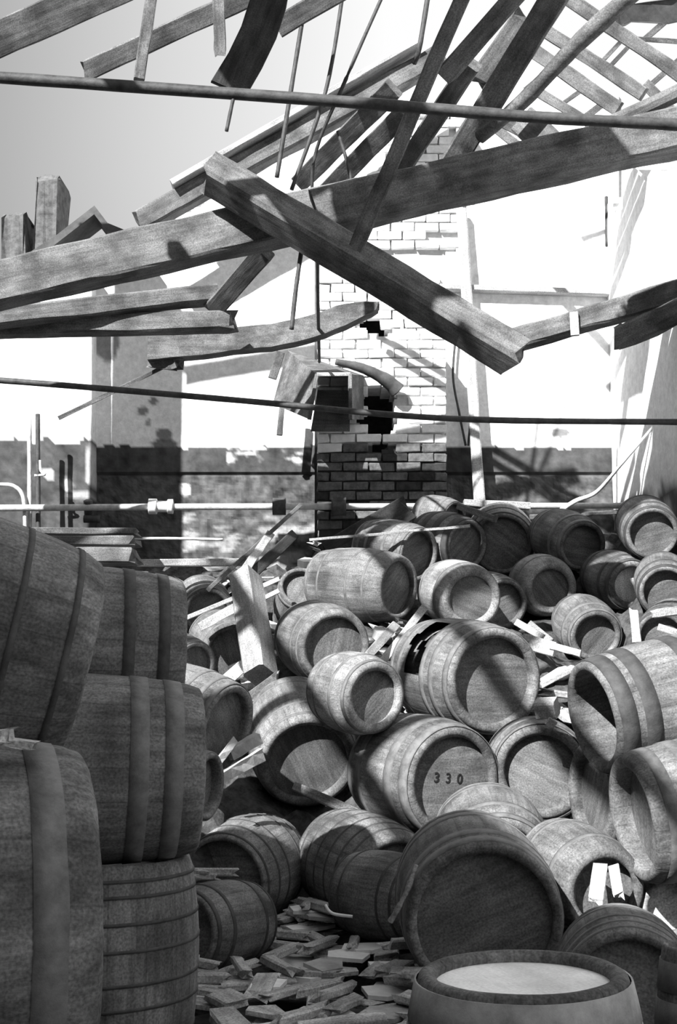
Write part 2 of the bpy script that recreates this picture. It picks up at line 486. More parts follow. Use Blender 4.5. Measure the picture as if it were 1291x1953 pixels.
# whitewashed brick field of the gable
gz0 = P(700, 474, YW).z; gz1 = P(700, 210, YW).z
r = 0; z = gz0 + pitch * .5
while z < gz1:
    x = P(560, 400, YW).x + (r % 2) * bl / 2
    while x < P(910, 400, YW).x:
        u, v = to_px((x + bl / 2, YW, z))
        if poly_in(u, v, GABLE_BRICK) and rb.random() > .04 and brick_count < 300:
            b = bpy.data.objects.new('brick', BR['brick_white'][2 * rb.randrange(4)])
            COL.objects.link(b); b.parent = wb
            b.location = (x + bl / 2, YW + 0.055 + rb.uniform(-.01, .008), z)
            brick_count += 1
        x += bl + .013
    z += pitch; r += 1
print('bricks', brick_count)
# solid core of the breast between the bricks and the wall
def breast_core():
    def keep(u, v): return v > 634 + fbm(u, 1, .02, 3) * 14 and not poly_in(u, v, HOLE_R)
    o = wall_grid('breast_core', BREAST[0] + 4, BREAST[1] - 1, 610, 1130, Yb + 0.035, keep, lambda u, v: 0.55 if v < 845 else 0.05, 6.0, 0.55, Yref=Yb)
    o.parent = wb
    return o
breast_core()
# dark flue space behind the hole
def flue():
    v = []; f = []
    p0 = P(640, 900, YW); p1 = P(800, 520, YW)
    bv, bf = box_data(p1.x - p0.x, 0.5, p1.z - p0.z, ((p0.x + p1.x) / 2, YW + 0.53, (p0.z + p1.z) / 2))
    bf = [bf[i] for i in range(6) if i != 2]
    o = obj('flue_lining', mesh('flue_lining', bv, bf), 'soot', wb)
flue()

# projecting pier on the left with the same painted dado
YP = 12.75
def pier_tone(u, v):
    n = fbm(u, v, 0.02, 5, 3); n2 = fbm(u, v, 0.07, 5, 8)
    if v < 838 + fbm(u, 5, 0.05, 4) * 10: return 0.80 + 0.05 * n
    t = 0.065 + 0.03 * n + 0.035 * n2
    t += 0.4 * max(blob(u, v, 130, 925, 12, 14, .3), blob(u, v, 172, 880, 9, 45, .5), blob(u, v, 95, 905, 10, 10, .6), blob(u, v, 160, 945, 30, 9, .6) * .6)
    return max(0.02, min(.8, t))
def pier_keep(u, v): return v > 508 + fbm(u, 2, .02, 3) * 8
pier = wall_grid('wall_pier', -420, 180, 380, 1350, YP, pier_keep, pier_tone, 7.0, 0.7, lambda u, v: 0.006 * fbm(u, v, 0.03, 4), Yref=YP)
struct(pier)

# right side wall, whitewashed, ruined along its top
def side_wall():
    v, f, tn = [], [], []
    ys = [7.0 + i * 0.1 for i in range(61)]; zs = [i * 0.1 for i in range(86)]
    idx = {}
    def vid(i, k, b):
        key = (i, k, b)
        if key not in idx:
            y, z = ys[i], zs[k]
            idx[key] = len(v); v.append((XR + (0.35 if b else 0.01 * fbm(y, z, 1.2, 4)), y, z))
            t = 0.84
            if z < 3.4 + .1 * fbm(y, z, 2, 3): t = 0.78
            if z < 3.3: t = 0.75 - 0.68 * sstep(.0, .25, fbm(y, z, 1.1, 4, 5) + .16)
            if z < 2.9: t = 0.07
            tn.append(t)
        return idx[key]
    def top(y): return 6.3 - max(0, 11.8 - y) * 0.55 + fbm(y, 0, 1.5, 4) * .35
    cells = {(i, k) for i in range(60) for k in range(85) if zs[k] < top(ys[i])}
    for (i, k) in cells:
        f.append((vid(i, k, 0), vid(i, k + 1, 0), vid(i + 1, k + 1, 0), vid(i + 1, k, 0)))
        f.append((vid(i, k, 1), vid(i + 1, k, 1), vid(i + 1, k + 1, 1), vid(i, k + 1, 1)))
        for (di, dk, a, b) in ((-1, 0, (0, 0), (0, 1)), (1, 0, (1, 1), (1, 0)), (0, 1, (0, 1), (1, 1)), (0, -1, (1, 0), (0, 0))):
            if (i + di, k + dk) not in cells:
                A = (i + a[0], k + a[1]); B = (i + b[0], k + b[1])
                f.append((vid(*A, 0), vid(*A, 1), vid(*B, 1), vid(*B, 0)))
    me = mesh('wall_right', v, f)
    me.attributes.new('tone', 'FLOAT', 'POINT').data.foreach_set('value', tn)
    return struct(obj('wall_right', me, 'painted_plaster'))
side_wall()

# left wall: high and whole beside the viewer, broken down towards the back
def left_top(y):
    pts = [(-3.4, 4.9), (2.0, 4.9), (3.0, 4.4), (5.2, 3.8), (7.5, 3.0), (10, 2.6), (13.2, 2.8)]
    for (a, b) in zip(pts, pts[1:]):
        if a[0] <= y <= b[0]:
            return a[1] + (b[1] - a[1]) * (y - a[0]) / (b[0] - a[0]) + 0.18 * fbm(y, 0, 1.3, 4)
    return 2.8
def left_wall():
    v, f = [], []
    n = 170
    for i in range(n + 1):
        y = -3.4 + 16.5 * i / n; t = left_top(y)
        v += [(XL, y, 0), (XL, y, t), (XL - .4, y, t), (XL - .4, y, 0)]
    for i in range(n):
        a = i * 4
        f += [(a, a + 4, a + 5, a + 1), (a + 1, a + 5, a + 6, a + 2), (a + 2, a + 6, a + 7, a + 3)]
    f += [(0, 1, 2, 3), (n * 4 + 3, n * 4 + 2, n * 4 + 1, n * 4)]
    return struct(obj('wall_left', mesh('wall_left', v, f), 'wall_outer'))
left_wall()
# wall behind the viewer, and an unseen roof edge shaped to cast shade
struct(box_obj('wall_front', 11.4, 0.35, 3.4, (0.3, -3.4, 1.7), 'wall_outer'))
def roof_z(x): return 8.25 - 0.52 * abs(x - 1.45)
def shade_edge(x):
    pts = [(-5.6, 2.1), (-3.7, 2.0), (-3.3, 1.4), (-2.95, 0.7), (-2.75, -0.9), (-2.2, -1.3), (1.5, -1.2), (6.1, -0.6)]
    for (a, b) in zip(pts, pts[1:]):
        if a[0] <= x <= b[0]: return a[1] + (b[1] - a[1]) * (x - a[0]) / (b[0] - a[0])
    return -1.0
def roof_plate(name, xa, xb, y0, edge, y0f=None):
    v, f = [], []
    n = 60
    for i in range(n + 1):
        x = xa + (xb - xa) * i / n
        e = edge(x) + 0.12 * random.Random(i).uniform(-1, 1); ys = y0 + (0 if y0f is None else y0f(x))
        z = roof_z(x)
        v += [(x, ys, z), (x, e, z), (x, e, z + .06), (x, ys, z + .06)]
    for i in range(n):
        a = i * 4
        f += [(a, a + 1, a + 5, a + 4), (a + 1, a + 2, a + 6, a + 5), (a + 2, a + 3, a + 7, a + 6), (a + 3, a, a + 4, a + 7)]
    f += [(3, 2, 1, 0), (n * 4, n * 4 + 1, n * 4 + 2, n * 4 + 3)]
    return struct(obj(name, mesh(name, v, f), 'beam_wood'))
roof_plate('shade_roof_left', XL - .5, -1.4, -3.6, shade_edge)
# added boarding near the ridge, out of view, shading timbers and top casks
roof_plate('shade_roof_ridge', -1.7, 0.35, 5.5, lambda x: 6.9 + .25 * fbm(x, 1, 3, 3), lambda x: .2 * fbm(x, 5, 3, 3))
# added column beyond the picture, casting the upright shadow strip on the back wall
struct(box_obj('shadow_pillar', 0.45, 0.45, 7.6, (-3.42, 10.6, 3.8), 'brick_raw'))

# ------------------------------------------------------------------ casks
BAR = []          # (centre, axis, half length, bilge radius) of every cask, used to shape the rubble heap
def cask_profile(R, Rb, L_, t):
    return R + (Rb - R) * (1 - (2 * t - 1) ** 2)
def lathe(prof, seg, closed=True, smooth=True, name='part', skip=None):
    v, f = [], []
    n = len(prof)
    for (z, r) in prof:
        for k in range(seg):
            a = 2 * math.pi * k / seg
            v.append((r * math.cos(a), r * math.sin(a), z))
    for i in range(n if closed else n - 1):
        for k in range(seg):
            if skip and skip(i, k): continue
            a = i * seg + k; b = i * seg + (k + 1) % seg
            c = ((i + 1) % n) * seg + (k + 1) % seg; d = ((i + 1) % n) * seg + k
            f.append((a, b, c, d))
    return v, f
def cask(name, label, hu, hv, Y, Rpx, n, L_, bulge=1.16, rim=0.80, recess=0.065, hoops=(0.05, 0.24, 0.76, 0.95),
         mat='cask_wood', head='head_wood', hoop='hoop_iron', hw=0.035, group=None, up=None, hole=None, R=None, backhead=True, nohead=False, spin=None, lip=0.0):
    """hu, hv, Y = centre of the head that shows; n = how far its axis leans right / down in the picture"""
    c0 = P(hu, hv, Y)
    if R is None: R = pxm(Rpx, Y)
    if up is None:
        vd = (c0 - EYE).normalized()
        r_ = (CR - vd * CR.dot(vd)).normalized(); u_ = r_.cross(vd)
        nx, ny = n; c = math.sqrt(max(0.0, 1 - nx * nx - ny * ny))
        ax = (r_ * nx - u_ * ny - vd * c).normalized()
    else: ax = Vector(up).normalized()
    Rb = R * bulge
    ctr = c0 - ax * (L_ / 2)
    root = bpy.data.objects.new(name, None); COL.objects.link(root)
    root.empty_display_size = 0.1
    q = ax.to_track_quat('Z', 'Y')
    M = q.to_matrix().to_4x4() @ Matrix.Rotation(random.uniform(0, 6.28) if spin is None else spin, 4, 'Z')
    M.translation = ctr
    root.matrix_world = M
    tag(root, label, 'barrel', group)
    seg = 48
    nt_ = 18
    th = R * (1 - rim)
    outer = []
    for i in range(nt_ + 1):
        t = i / nt_; outer.append((-L_ / 2 + t * L_, cask_profile(R, Rb, L_, t)))
    e = th * 0.42
    outer[0] = (-L_ / 2 + e, outer[0][1]); outer[-1] = (L_ / 2 - e, outer[-1][1])
    # rounded chime
    topc = [(L_ / 2 - e * .35, R - e * .22), (L_ / 2, R - e * .8), (L_ / 2 - .004 + lip, R - th * .62), (L_ / 2 - e * .55, R - th + .004)]
    inner = [(z, max(r - th, 0.02)) for (z, r) in reversed(outer)]
    botc = [(-z, r) for (z, r) in reversed(topc)]
    prof = outer + topc + inner[1:-1] + botc
    no = len(outer)
    skip = None
    if hole:
        t0, t1, hw_k, hd = hole
        ld_ = M.to_3x3().inverted() @ Vector(hd); kc = int(round(math.atan2(ld_.y, ld_.x) / (2 * math.pi) * seg)) % seg
        rr = random.Random(3)
        jag = [rr.uniform(-.05, .05) for _ in range(seg)]
        def inh(t, k):
            j = jag[(k // 2) * 2]
            return t0 + j < t < t1 + j and min((k - kc) % seg, (kc - k) % seg) <= hw_k
        ni = len(inner) - 2
        def skip(i, k):
            if i < no - 1: return inh((i + .5) / nt_, k)
            j = i - (no + len(topc))
            if 0 <= j < ni - 1: return inh(1 - (j + 1.5) / nt_, k)
            return False
    v, f = lathe(prof, seg, True, skip=skip)
    rn = random.Random(hash(name) % 1000 + int(hu))
    sd = hu * 0.37
    v = [Vector(p) * (1 + 0.006 * noise.noise(Vector(p) * 9 + Vector((sd, 0, 0)))) for p in v]
    body = obj('body', mesh('body', v, f, True), mat, root)
    # heads
    zi = L_ / 2 - recess
    ri = cask_profile(R, Rb, L_, 1 - recess / L_) - th + 0.004
    ends = ([] if nohead else [1]) + ([-1] if backhead else [])
    for s in ends:
        hp = [(zi - .018, ri), (zi, ri), (zi + .002, ri * .5)]
        hv_, hf = lathe(hp, 40, False)
        hv_.append((0, 0, zi + .003)); ci = len(hv_) - 1
        base = 2 * 40
        for k in range(40): hf.append((base + k, base + (k + 1) % 40, ci))
        hv_.append((0, 0, zi - .018)); cj = len(hv_) - 1
        for k in range(40): hf.append(((k + 1) % 40, k, cj))
        if s < 0: hv_ = [(x, -y, -z) for (x, y, z) in hv_]
        h_ = obj('head', mesh('head', hv_, hf), head, root)
        for p in h_.data.polygons: p.use_smooth = False
    # hoops
    for t in hoops:
        w_ = hw / L_
        a, b = max(0.012, t - w_ / 2), min(0.988, t + w_ / 2)
        ra = cask_profile(R, Rb, L_, a); rb_ = cask_profile(R, Rb, L_, b); rm = cask_profile(R, Rb, L_, (a + b) / 2)
        za, zb = -L_ / 2 + a * L_, -L_ / 2 + b * L_
        g = 0.0035
        hp = [(za, ra - .002), (za, ra + g), ((za + zb) / 2, rm + g), (zb, rb_ + g), (zb, rb_ - .002)]
        v, f = lathe(hp, seg, False)
        v = [Vector(p) * (1 + 0.006 * noise.noise(Vector(p) * 9 + Vector((sd, 0, 0)))) for p in v]
        m_ = mesh('hoop', v, f)
        for p in m_.polygons: p.use_smooth = True
        obj('hoop', m_, hoop, root)
    BAR.append((ctr, ax, L_ / 2, Rb))
    return root

H4 = (0.05, 0.24, 0.76, 0.95); H6 = (0.045, 0.16, 0.33, 0.67, 0.84, 0.955)
G = 'wooden casks tumbled in the heap'
# --- left stack
cask('cask', 'upright cask with narrow hoops at the bottom of the tall stack, under a lying cask', 172, 1628, 5.35, 0, None, 0.80, R=0.40, up=(0.01, 0, 1), rim=.86, bulge=1.10, hoops=(.08, .2, .36, .47, .62, .74, .86, .93), mat='cask_wood', head='head_wood', hoop='hoop_iron_dark', hw=0.012, spin=0)
cask('cask', 'dark wooden cask lying crosswise on the upright cask, its flank faintly sunlit', 378, 1467, 5.28, 0, None, 1.0, R=0.325, up=(0.98, 0.20, -0.02), bulge=1.13, hoops=(.10, .25, .75, .88), mat='cask_wood', hoop='hoop_iron', hw=.07)
cask('cask', 'shaded cask lying on top of the tall stack, below dark boards', 342, 1247, 5.98, 0, None, 1.0, R=0.34, up=(0.97, 0.22, -0.03), bulge=1.12, hoops=(.1, .25, .75, .9), mat='cask_wood', head='head_wood', hoop='hoop_iron_dark', hw=.05)
cask('cask', 'big tilted dark cask with narrow hoops leaning over the stack', 150, 1262, 4.3, 0, None, 1.05, R=0.335, up=(0.93, 0.31, -0.21), bulge=1.2, hoops=(.08, .24, .76, .92), mat='cask_wood', hoop='hoop_iron_dark', hw=.02)
cask('cask', 'big pale grey cask lying lowest, with broken bits on its flank', 148, 1760, 3.7, 0, None, 1.1, R=0.47, up=(0.945, 0.33, 0.0), bulge=1.09, hoops=(.12, .3, .7, .88), mat='cask_wood', hoop='hoop_iron', hw=.085)
cask('cask', 'small dark cask on the floor behind the upright stacked cask', 352, 1778, 6.5, 72, (-0.62, 0.12), 0.52, mat='cask_wood', head='head_wood', hoop='hoop_iron_dark', hoops=H4, hw=.02)
cask('cask', 'striped sunlit cask wedged behind the tall stack', 436, 1388, 7.6, 82, (0.80, 0.25), 0.62, mat='cask_wood', head='head_wood', hoops=H6, hw=.03)
cask('cask', 'dark cask showing only its bulging edge behind the tall stack', 402, 1500, 6.7, 62, (0.9, 0.1), 0.6, mat='cask_wood', head='head_wood')
# --- front row on the floor
cask('cask', 'ridged grey cask on the floor with a dark mouldy head, beside the stack', 424, 1684, 7.46, 86, (-0.42, 0.22), 0.66, mat='cask_wood', head='head_wood', hoops=(.05, .2, .36, .64, .8, .95), hw=.012, hoop='hoop_iron_dark', bulge=1.2, rim=.88)
cask('cask', 'ridged weathered cask on the floor between two casks, head turned aside', 757, 1688, 7.35, 92, (0.50, 0.24), 0.72, mat='cask_wood', head='head_wood', hoops=(.05, .14, .3, .46, .62, .76, .88), hw=.012, hoop='hoop_iron_dark', bulge=1.16)
cask('cask', 'small plain grey cask wedged against the large front cask', 806, 1722, 6.8, 74, (0.72, 0.12), 0.5, mat='cask_wood', hoops=(.06, .22, .78, .94), hw=.012, bulge=1.15, hoop='hoop_iron_dark')
cask('cask', 'large front cask on the floor, its broad round dark head facing outward', 926, 1760, 5.75, 145, (0.12, 0.29), 0.66, mat='cask_wood', head='head_wood', hoops=(.06, .25, .75, .9), hw=.06, bulge=1.07, rim=.86, recess=.06)
cask('cask', 'dark cask rising right behind the large front cask', 952, 1660, 7.0, 100, (0.12, 0.36), 0.6, mat='cask_wood', head='head_wood', hoops=H4)
cask('cask', 'upright cask in the foreground with a pale dusty head sunk in its thick rim', 996, 1852, 3.72, 0, None, 0.70, R=0.290, up=(-0.02, -0.02, 1), rim=.80, recess=.03, hoops=(.08, .26, .74, .905), hw=.10, mat='cask_wood', head='head_dusty', hoop='cement', bulge=1.14, lip=.004)
# --- heap, lower rows
cask('cask', 'cask with a broad sunlit stripe across its side and a black shaded head', 588, 1455, 8.55, 92, (0.16, 0.42), 0.72, mat='cask_wood', head='head_wood', hoops=(.06, .25, .75, .93), hw=.02, bulge=1.14)
c330 = cask('cask', 'cask branded 330 on its head, lying in the heap', 868, 1492, 7.85, 103, (0.56, 0.12), 0.72, mat='cask_wood', head='head_wood', hoops=(.05, .26, .74, .93), hw=.07, bulge=1.14, rim=.80, recess=.05, spin=0)
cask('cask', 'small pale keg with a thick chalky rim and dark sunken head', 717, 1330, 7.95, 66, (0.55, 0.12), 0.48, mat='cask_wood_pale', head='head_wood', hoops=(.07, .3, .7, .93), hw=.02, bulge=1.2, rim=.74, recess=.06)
cask('cask', 'rounded cask tilted up behind the small pale keg', 640, 1236, 9.2, 70, (0.34, 0.14), 0.62, mat='cask_wood', head='head_wood', hoops=(.06, .25, .75, .9), hw=.02, bulge=1.14, rim=.8, recess=.055)
cask('cask', 'big cask with staves broken out of its side, dark recessed head', 946, 1299, 8.475, 100, (0.50, 0.10), 0.88, mat='cask_wood', head='head_wood', hoops=(.05, .2, .62, .75, .94), hw=.05, bulge=1.10, rim=.80, recess=.08, hole=(.30, .58, 4, (-.55, -.62, .55)), spin=0.0, backhead=True)
cask('cask', 'cask lying sideways with a dark end and crossed shadow on its flank', 762, 1121, 10.175, 62, (0.80, 0.06), 0.78, mat='cask_wood', head='head_wood', hoops=(.05, .22, .6, .8), hw=.02, bulge=1.17)
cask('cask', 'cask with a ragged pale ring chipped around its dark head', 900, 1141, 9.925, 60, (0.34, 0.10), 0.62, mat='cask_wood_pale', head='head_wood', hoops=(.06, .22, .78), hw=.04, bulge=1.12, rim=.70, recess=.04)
cask('cask', 'cask half hidden behind the chipped pale-ringed cask', 962, 1152, 10.55, 48, (0.45, 0.12), 0.6, mat='cask_wood', head='head_wood')
# --- heap, upper rows
cask('cask', 'topmost cask with a dark round head and lit lower rim', 958, 1037, 11.5, 59, (0.06, 0.16), 0.62, mat='cask_wood', head='head_wood', hoops=H4, hoop='hoop_iron_dark', rim=.84, recess=.06)
cask('cask', 'cask beside the topmost one, its head half in sun', 1112, 1042, 10.95, 47, (0.45, 0.18), 0.66, mat='cask_wood', head='head_wood', hoops=H4, rim=.82, bulge=1.25)
cask('cask', 'cask lying against the right-hand wall, highest beside it', 1244, 1018, 10.25, 50, (0.15, 0.2), 0.6, mat='cask_wood', head='head_wood', hoop='hoop_iron_dark', hoops=H4)
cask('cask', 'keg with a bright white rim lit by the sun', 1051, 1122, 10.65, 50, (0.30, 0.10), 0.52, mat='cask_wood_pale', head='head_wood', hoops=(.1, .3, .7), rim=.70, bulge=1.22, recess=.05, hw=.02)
cask('cask', 'keg with a pale disc of a head above the leaning white slat', 1204, 1116, 10.35, 47, (0.42, 0.16), 0.58, mat='cask_wood', head='head_wood_pale', hoops=H4, hoop='hoop_iron_dark', rim=.68, bulge=1.2)
cask('cask', 'dark keg with domed shaded head beneath the white-rimmed keg', 1137, 1214, 9.9, 50, (0.28, 0.26), 0.55, mat='cask_wood', head='head_wood', hoops=H4, rim=.74, bulge=1.2)
cask('cask', 'cask end half buried in slats below the long pale plank', 397, 1168, 10.8, 46, (0.12, 0.22), 0.6, mat='cask_wood', head='head_wood', hoops=H4, hw=.02)
cask('cask', 'cask end beside the leaning squared post', 444, 1246, 9.9, 56, (0.22, 0.2), 0.62, mat='cask_wood', head='head_wood', hoops=(.08, .25, .8, .93), hw=.02)
cask('cask', 'low cask peeping out next to the topmost cask of the tall stack', 372, 1272, 9.4, 48, (0.6, 0.2), 0.55, mat='cask_wood', head='head_wood', hoops=H6)
cask('cask', 'grey cask with its head askew, leaning left of the sideways cask', 576, 1118, 10.7, 44, (0.10, -0.55), 0.56, mat='cask_wood', head='head_wood', hoops=(.1, .5, .9), bulge=1.1)
cask('cask', 'cask behind the sideways cask, bright edge of hoops showing', 800, 1058, 10.975, 52, (0.72, 0.12), 0.6, mat='cask_wood', head='head_wood', hoops=H6, hw=.03)
cask('cask', 'cask with broad dark hoops tucked left of the topmost cask', 892, 1040, 11.2, 50, (0.66, 0.12), 0.55, mat='cask_wood', head='head_wood', hoops=(.1, .35, .65, .92), hoop='hoop_iron_dark', hw=.07)
cask('cask', 'pale cask top showing behind the topmost cask', 866, 994, 11.8, 38, (0.8, 0.15), 0.36, mat='cask_wood', head='head_wood', hoops=H4)
# --- right-hand side
cask('cask', 'cask wedged in the dark gap beside the right-hand wall', 1270, 1130, 9.75, 50, (0.05, 0.22), 0.6, mat='cask_wood', head='head_wood', hoop='hoop_iron_dark', hoops=H4)
cask('cask', 'low cask behind the large hooped cask by the right-hand wall', 1262, 1218, 9.0, 50, (-0.2, 0.2), 0.6, mat='cask_wood', head='head_wood', hoop='hoop_iron_dark', hoops=H4)
cask('cask', 'large cask with broad hoops and open dark end, cross-shaped shadow on its flank', 1128, 1369, 6.9, 106, (-0.89, 0.20), 0.95, mat='cask_wood', head='head_wood', hoops=(.05, .22, .5, .8, .93), hw=.085, hoop='hoop_iron_dark', bulge=1.14, recess=.09, nohead=True)
cask('cask', 'cask with a sunlit thick rim standing out at its open end', 1204, 1562, 6.2, 118, (-0.93, 0.16), 0.9, mat='cask_wood', head='head_wood', hoops=(.06, .25, .75, .9), hw=.06, bulge=1.13, rim=.80, recess=.1)
cask('cask', 'narrow cask end squeezed between the two right-hand casks', 1122, 1514, 7.5, 98, (-0.91, 0.03), 0.8, mat='cask_wood', head='head_wood', hoops=(.06, .25, .75, .93), hw=.04, recess=.07, rim=.78)
cask('cask', 'cask with diagonal shadow over its head and a loose block on top', 1033, 1472, 8.0, 88, (0.10, 0.06), 0.68, mat='cask_wood', head='head_wood', hoops=H4, rim=.76, recess=.06)
cask('cask', 'sunlit cask with a split, broken-in end on the floor', 1156, 1702, 6.275, 80, (0.42, 0.28), 0.6, mat='cask_wood', head='head_wood', hoops=(.08, .25, .75), hw=.03, rim=.72, bulge=1.2)
cask('cask', 'small whitish keg end beside the front upright cask', 1278, 1736, 6.35, 54, (0.18, 0.25), 0.5, mat='cask_wood_pale', head='head_wood_pale', hoops=(.1, .3, .7), rim=.72)
cask('cask', 'ridged cask with sunken dusty head behind the foreground upright cask', 1202, 1906, 4.95, 122, (0.06, 0.22), 0.6, mat='cask_wood', head='head_wood', hoops=(.07, .2, .34, .66, .8, .92), hw=.02, bulge=1.10, rim=.84, recess=.06)
cask('cask', 'small upright keg at the edge beside the ridged cask', 1328, 1802, 4.3, 0, None, 0.69, R=0.105, up=(0.02, 0, 1), mat='cask_wood', head='head_wood', hoops=(.1, .3, .7, .87), bulge=1.25, rim=.8, hw=.09)

# branded number cut into the head
def brand(root, txt):
    h = [c for c in root.children if c.name.startswith('head')][0]
    ctr, ax, hl, rb_ = [b for b in BAR if (b[0] - root.matrix_world.translation).length < 1e-4][0]
    up = (Vector((0.10, 0, 1)) - ax * ax.dot(Vector((0.10, 0, 1)))).normalized(); rt = up.cross(ax)
    for k, ch in enumerate(txt):
        cu = bpy.data.curves.new('digit', 'FONT'); cu.body = ch; cu.size = 0.082; cu.align_x = 'CENTER'; cu.align_y = 'CENTER'
        cu.extrude = 0.002; cu.offset = 0.001
        t = bpy.data.objects.new('digit', cu); COL.objects.link(t)
        me = bpy.data.meshes.new_from_object(t.evaluated_get(bpy.context.evaluated_depsgraph_get())); bpy.data.objects.remove(t)
        me.materials.clear(); me.materials.append(MATS['soot'])
        o = obj('digit', me, None, h); o['label'] = 'branded digit ' + ch
        M = Matrix((rt, up, ax)).transposed().to_4x4()
        M.translation = ctr + ax * (hl - .05 + .004) + up * (0.015 - .008 * (k == 2) * 0) + rt * ((k - 1) * 0.082 - .02)
        o.matrix_basis = root.matrix_world.inverted() @ M
brand(c330, '330')

# ------------------------------------------------------------------ rubble heap under the casks
ctrl = []
for bi, (c, ax, hl, Rb) in enumerate(BAR):
    if bi == 16: continue                                      # the small pale keg lies on other casks
    if c.y < 6.9 and c.x < 0.2 and c.z > 0.9: continue        # the stacked casks stand free of the heap
    if c.y < 6.0: continue
    if c.x > 1.5 and c.y < 7.3 and c.z > .8: continue            # right-hand casks rest on their neighbours
    for s in (-.8, 0, .8):
        q = c + ax * hl * s
        ctrl.append((q.x, q.y, max(-0.05, q.z - Rb * (0.86 if s else 0.92))))
for y in (5.0, 5.4): 
    for x in (-4, -3, -2, -1, 0, 1, 2, 2.7): ctrl.append((x, y, -0.06))
for y in (5.8, 6.2, 6.6): 
    for x in (-4, -3, -2, -1, -.5, 0): ctrl.append((x, y, -0.06))
ctrl += [(0.62, 5.75, 0.10), (0.95, 5.8, 0.10), (1.5, 6.2, 0.10), (1.55, 6.45, 0.16), (1.75, 6.1, 0.10), (1.9, 6.45, 0.16), (1.7, 6.7, 0.2)]
for (x, y) in ((-1.6, 7.2), (-1.0, 7.0), (-.4, 7.2), (-2.4, 7.8), (-3.4, 7.8), (-4.6, 8), (0, 7.0)): ctrl.append((x, y, -0.05))
for u in range(-300, 1300, 120):
    v = 1075 if u < 600 else 1010
    p = P(u, v, 12.5 if u > 180 else 12.1); ctrl.append((p.x, p.y, p.z)); 
for (u, v, Y) in ((360, 1120, 11.8), (500, 1090, 11.6), (640, 1050, 11.8), (480, 1200, 10.6), (560, 1230, 10), (420, 1330, 9.2), (700, 1220, 9.8), (500, 1330, 9.2), (1230, 1150, 10.8), (1280, 1270, 9.0), (1000, 1230, 9.7), (1090, 1260, 9.3)):
    p = P(u, v, Y); ctrl.append((p.x, p.y, p.z))
def heap_z(x, y):
    sw = sz = 0.0
    for (a, b, c) in ctrl:
        w = 1.0 / ((x - a) ** 2 + (y - b) ** 2 + 0.01) ** 2
        sw += w; sz += w * c
    return sz / sw
HN = (100, 104)
HX = (XL + .05, XR - .03); HY = (5.0, 12.93)
hz = {}
hv_, hf = [], []
for j in range(HN[1] + 1):
    for i in range(HN[0] + 1):
        x = HX[0] + (HX[1] - HX[0]) * i / HN[0]; y = HY[0] + (HY[1] - HY[0]) * j / HN[1]
        z = heap_z(x, y)
        amp = 0.08 * sstep(0, .4, z)
        z += fbm(x, y, 3.5, 4, 2) * amp + (random.random() - .5) * amp * .9 - 0.02 - .05 * sstep(.1, .5, z)
        hz[(i, j)] = z; hv_.append((x, y, z))
for j in range(HN[1]):
    for i in range(HN[0]):
        a = j * (HN[0] + 1) + i
        if hv_[a][0] < P(180, 900, YP).x - .06 and hv_[a][1] > YP - .1: continue
        hf.append((a, a + 1, a + HN[0] + 2, a + HN[0] + 1))
heap = obj('rubble_heap', mesh('rubble_heap', hv_, hf), 'rubble')
heap['kind'] = 'stuff'; heap['label'] = 'dark heap of rubble beneath the tumbled casks'; heap['category'] = 'rubble'
def ground(x, y):
    fi = (x - HX[0]) / (HX[1] - HX[0]) * HN[0]; fj = (y - HY[0]) / (HY[1] - HY[0]) * HN[1]
    if not (0 <= fi < HN[0] and 0 <= fj < HN[1]): return 0.0
    i, j = int(fi), int(fj); a, b = fi - i, fj - j
    z = (hz[(i, j)] * (1 - a) + hz[(i + 1, j)] * a) * (1 - b) + (hz[(i, j + 1)] * (1 - a) + hz[(i + 1, j + 1)] * a) * b
    return max(0, z)

# timber skids under the lowest big cask
for k, yy in enumerate((3.45, 3.95)):
    beam('timber_skid', 'squared timber skid under the big pale grey cask', 'timber', (-2.0, yy, 0.13), (-0.72, yy, 0.13), 0.26, 0.2, 'beam_wood', up=(0, 0, 1), group='skids under the stack')

# ------------------------------------------------------------------ roof timbers
pbeam('tie_beam', 'pale half of the heavy tie beam, sloping down to the left wall', 'beam', (-260, 604, 9.34), (690, 388, 9.3), 84, 0.26, 'beam_wood', up=(0, 0, 1), jit=.010, bev=.06)
pbeam('tie_beam', 'dark half of the heavy tie beam, rising to the right-hand wall', 'beam', (596, 411, 9.1), (1560, 192, 9.0), 84, 0.26, 'beam_wood', up=(0, 0, 1), jit=.012, bev=.06, split=(.06, 0))
pbeam('fallen_rafter', 'thick fallen rafter lying slantwise across the tie beam, lower end splintered', 'beam', (388, 322, 9.02), (1022, 704, 8.72), 64, 0.26, 'beam_wood', up=(0, .42, 1), jit=.012, split=(.12, .28))
pbeam('strut', 'thin dark strut leaning against the tie beam', 'beam', (896, -40, 7.6), (676, 478, 8.3), 31, 0.09, 'beam_wood', split=(0, .05))
pbeam('black_board', 'broad black board hanging above the upper iron rod', 'board', (524, -60, 7.6), (434, 172, 7.6), 74, 0.05, 'beam_dark', bend=-.05, split=(0, .01))  # board in the darkest beam wood
rod('tie_rod', 'long iron tie rod strung high across the hall under the roof', 'rod', [P(-330, 128, 6.5), P(0, 148, 6.5), P(640, 193, 6.5), P(1000, 222, 6.5), P(1291, 238, 6.5), P(1700, 262, 6.5)], pxm(12, 6.5), 'pipe_iron')
rod('tie_rod', 'slightly sagging iron rod strung across the middle of the hall', 'rod', [P(-300, 705, 10.2), P(60, 730, 10.2), P(460, 764, 10.2), P(850, 798, 10.2), P(1291, 805, 10.2), P(1330, 806, 10.2)], pxm(6, 10.2), 'pipe_iron')
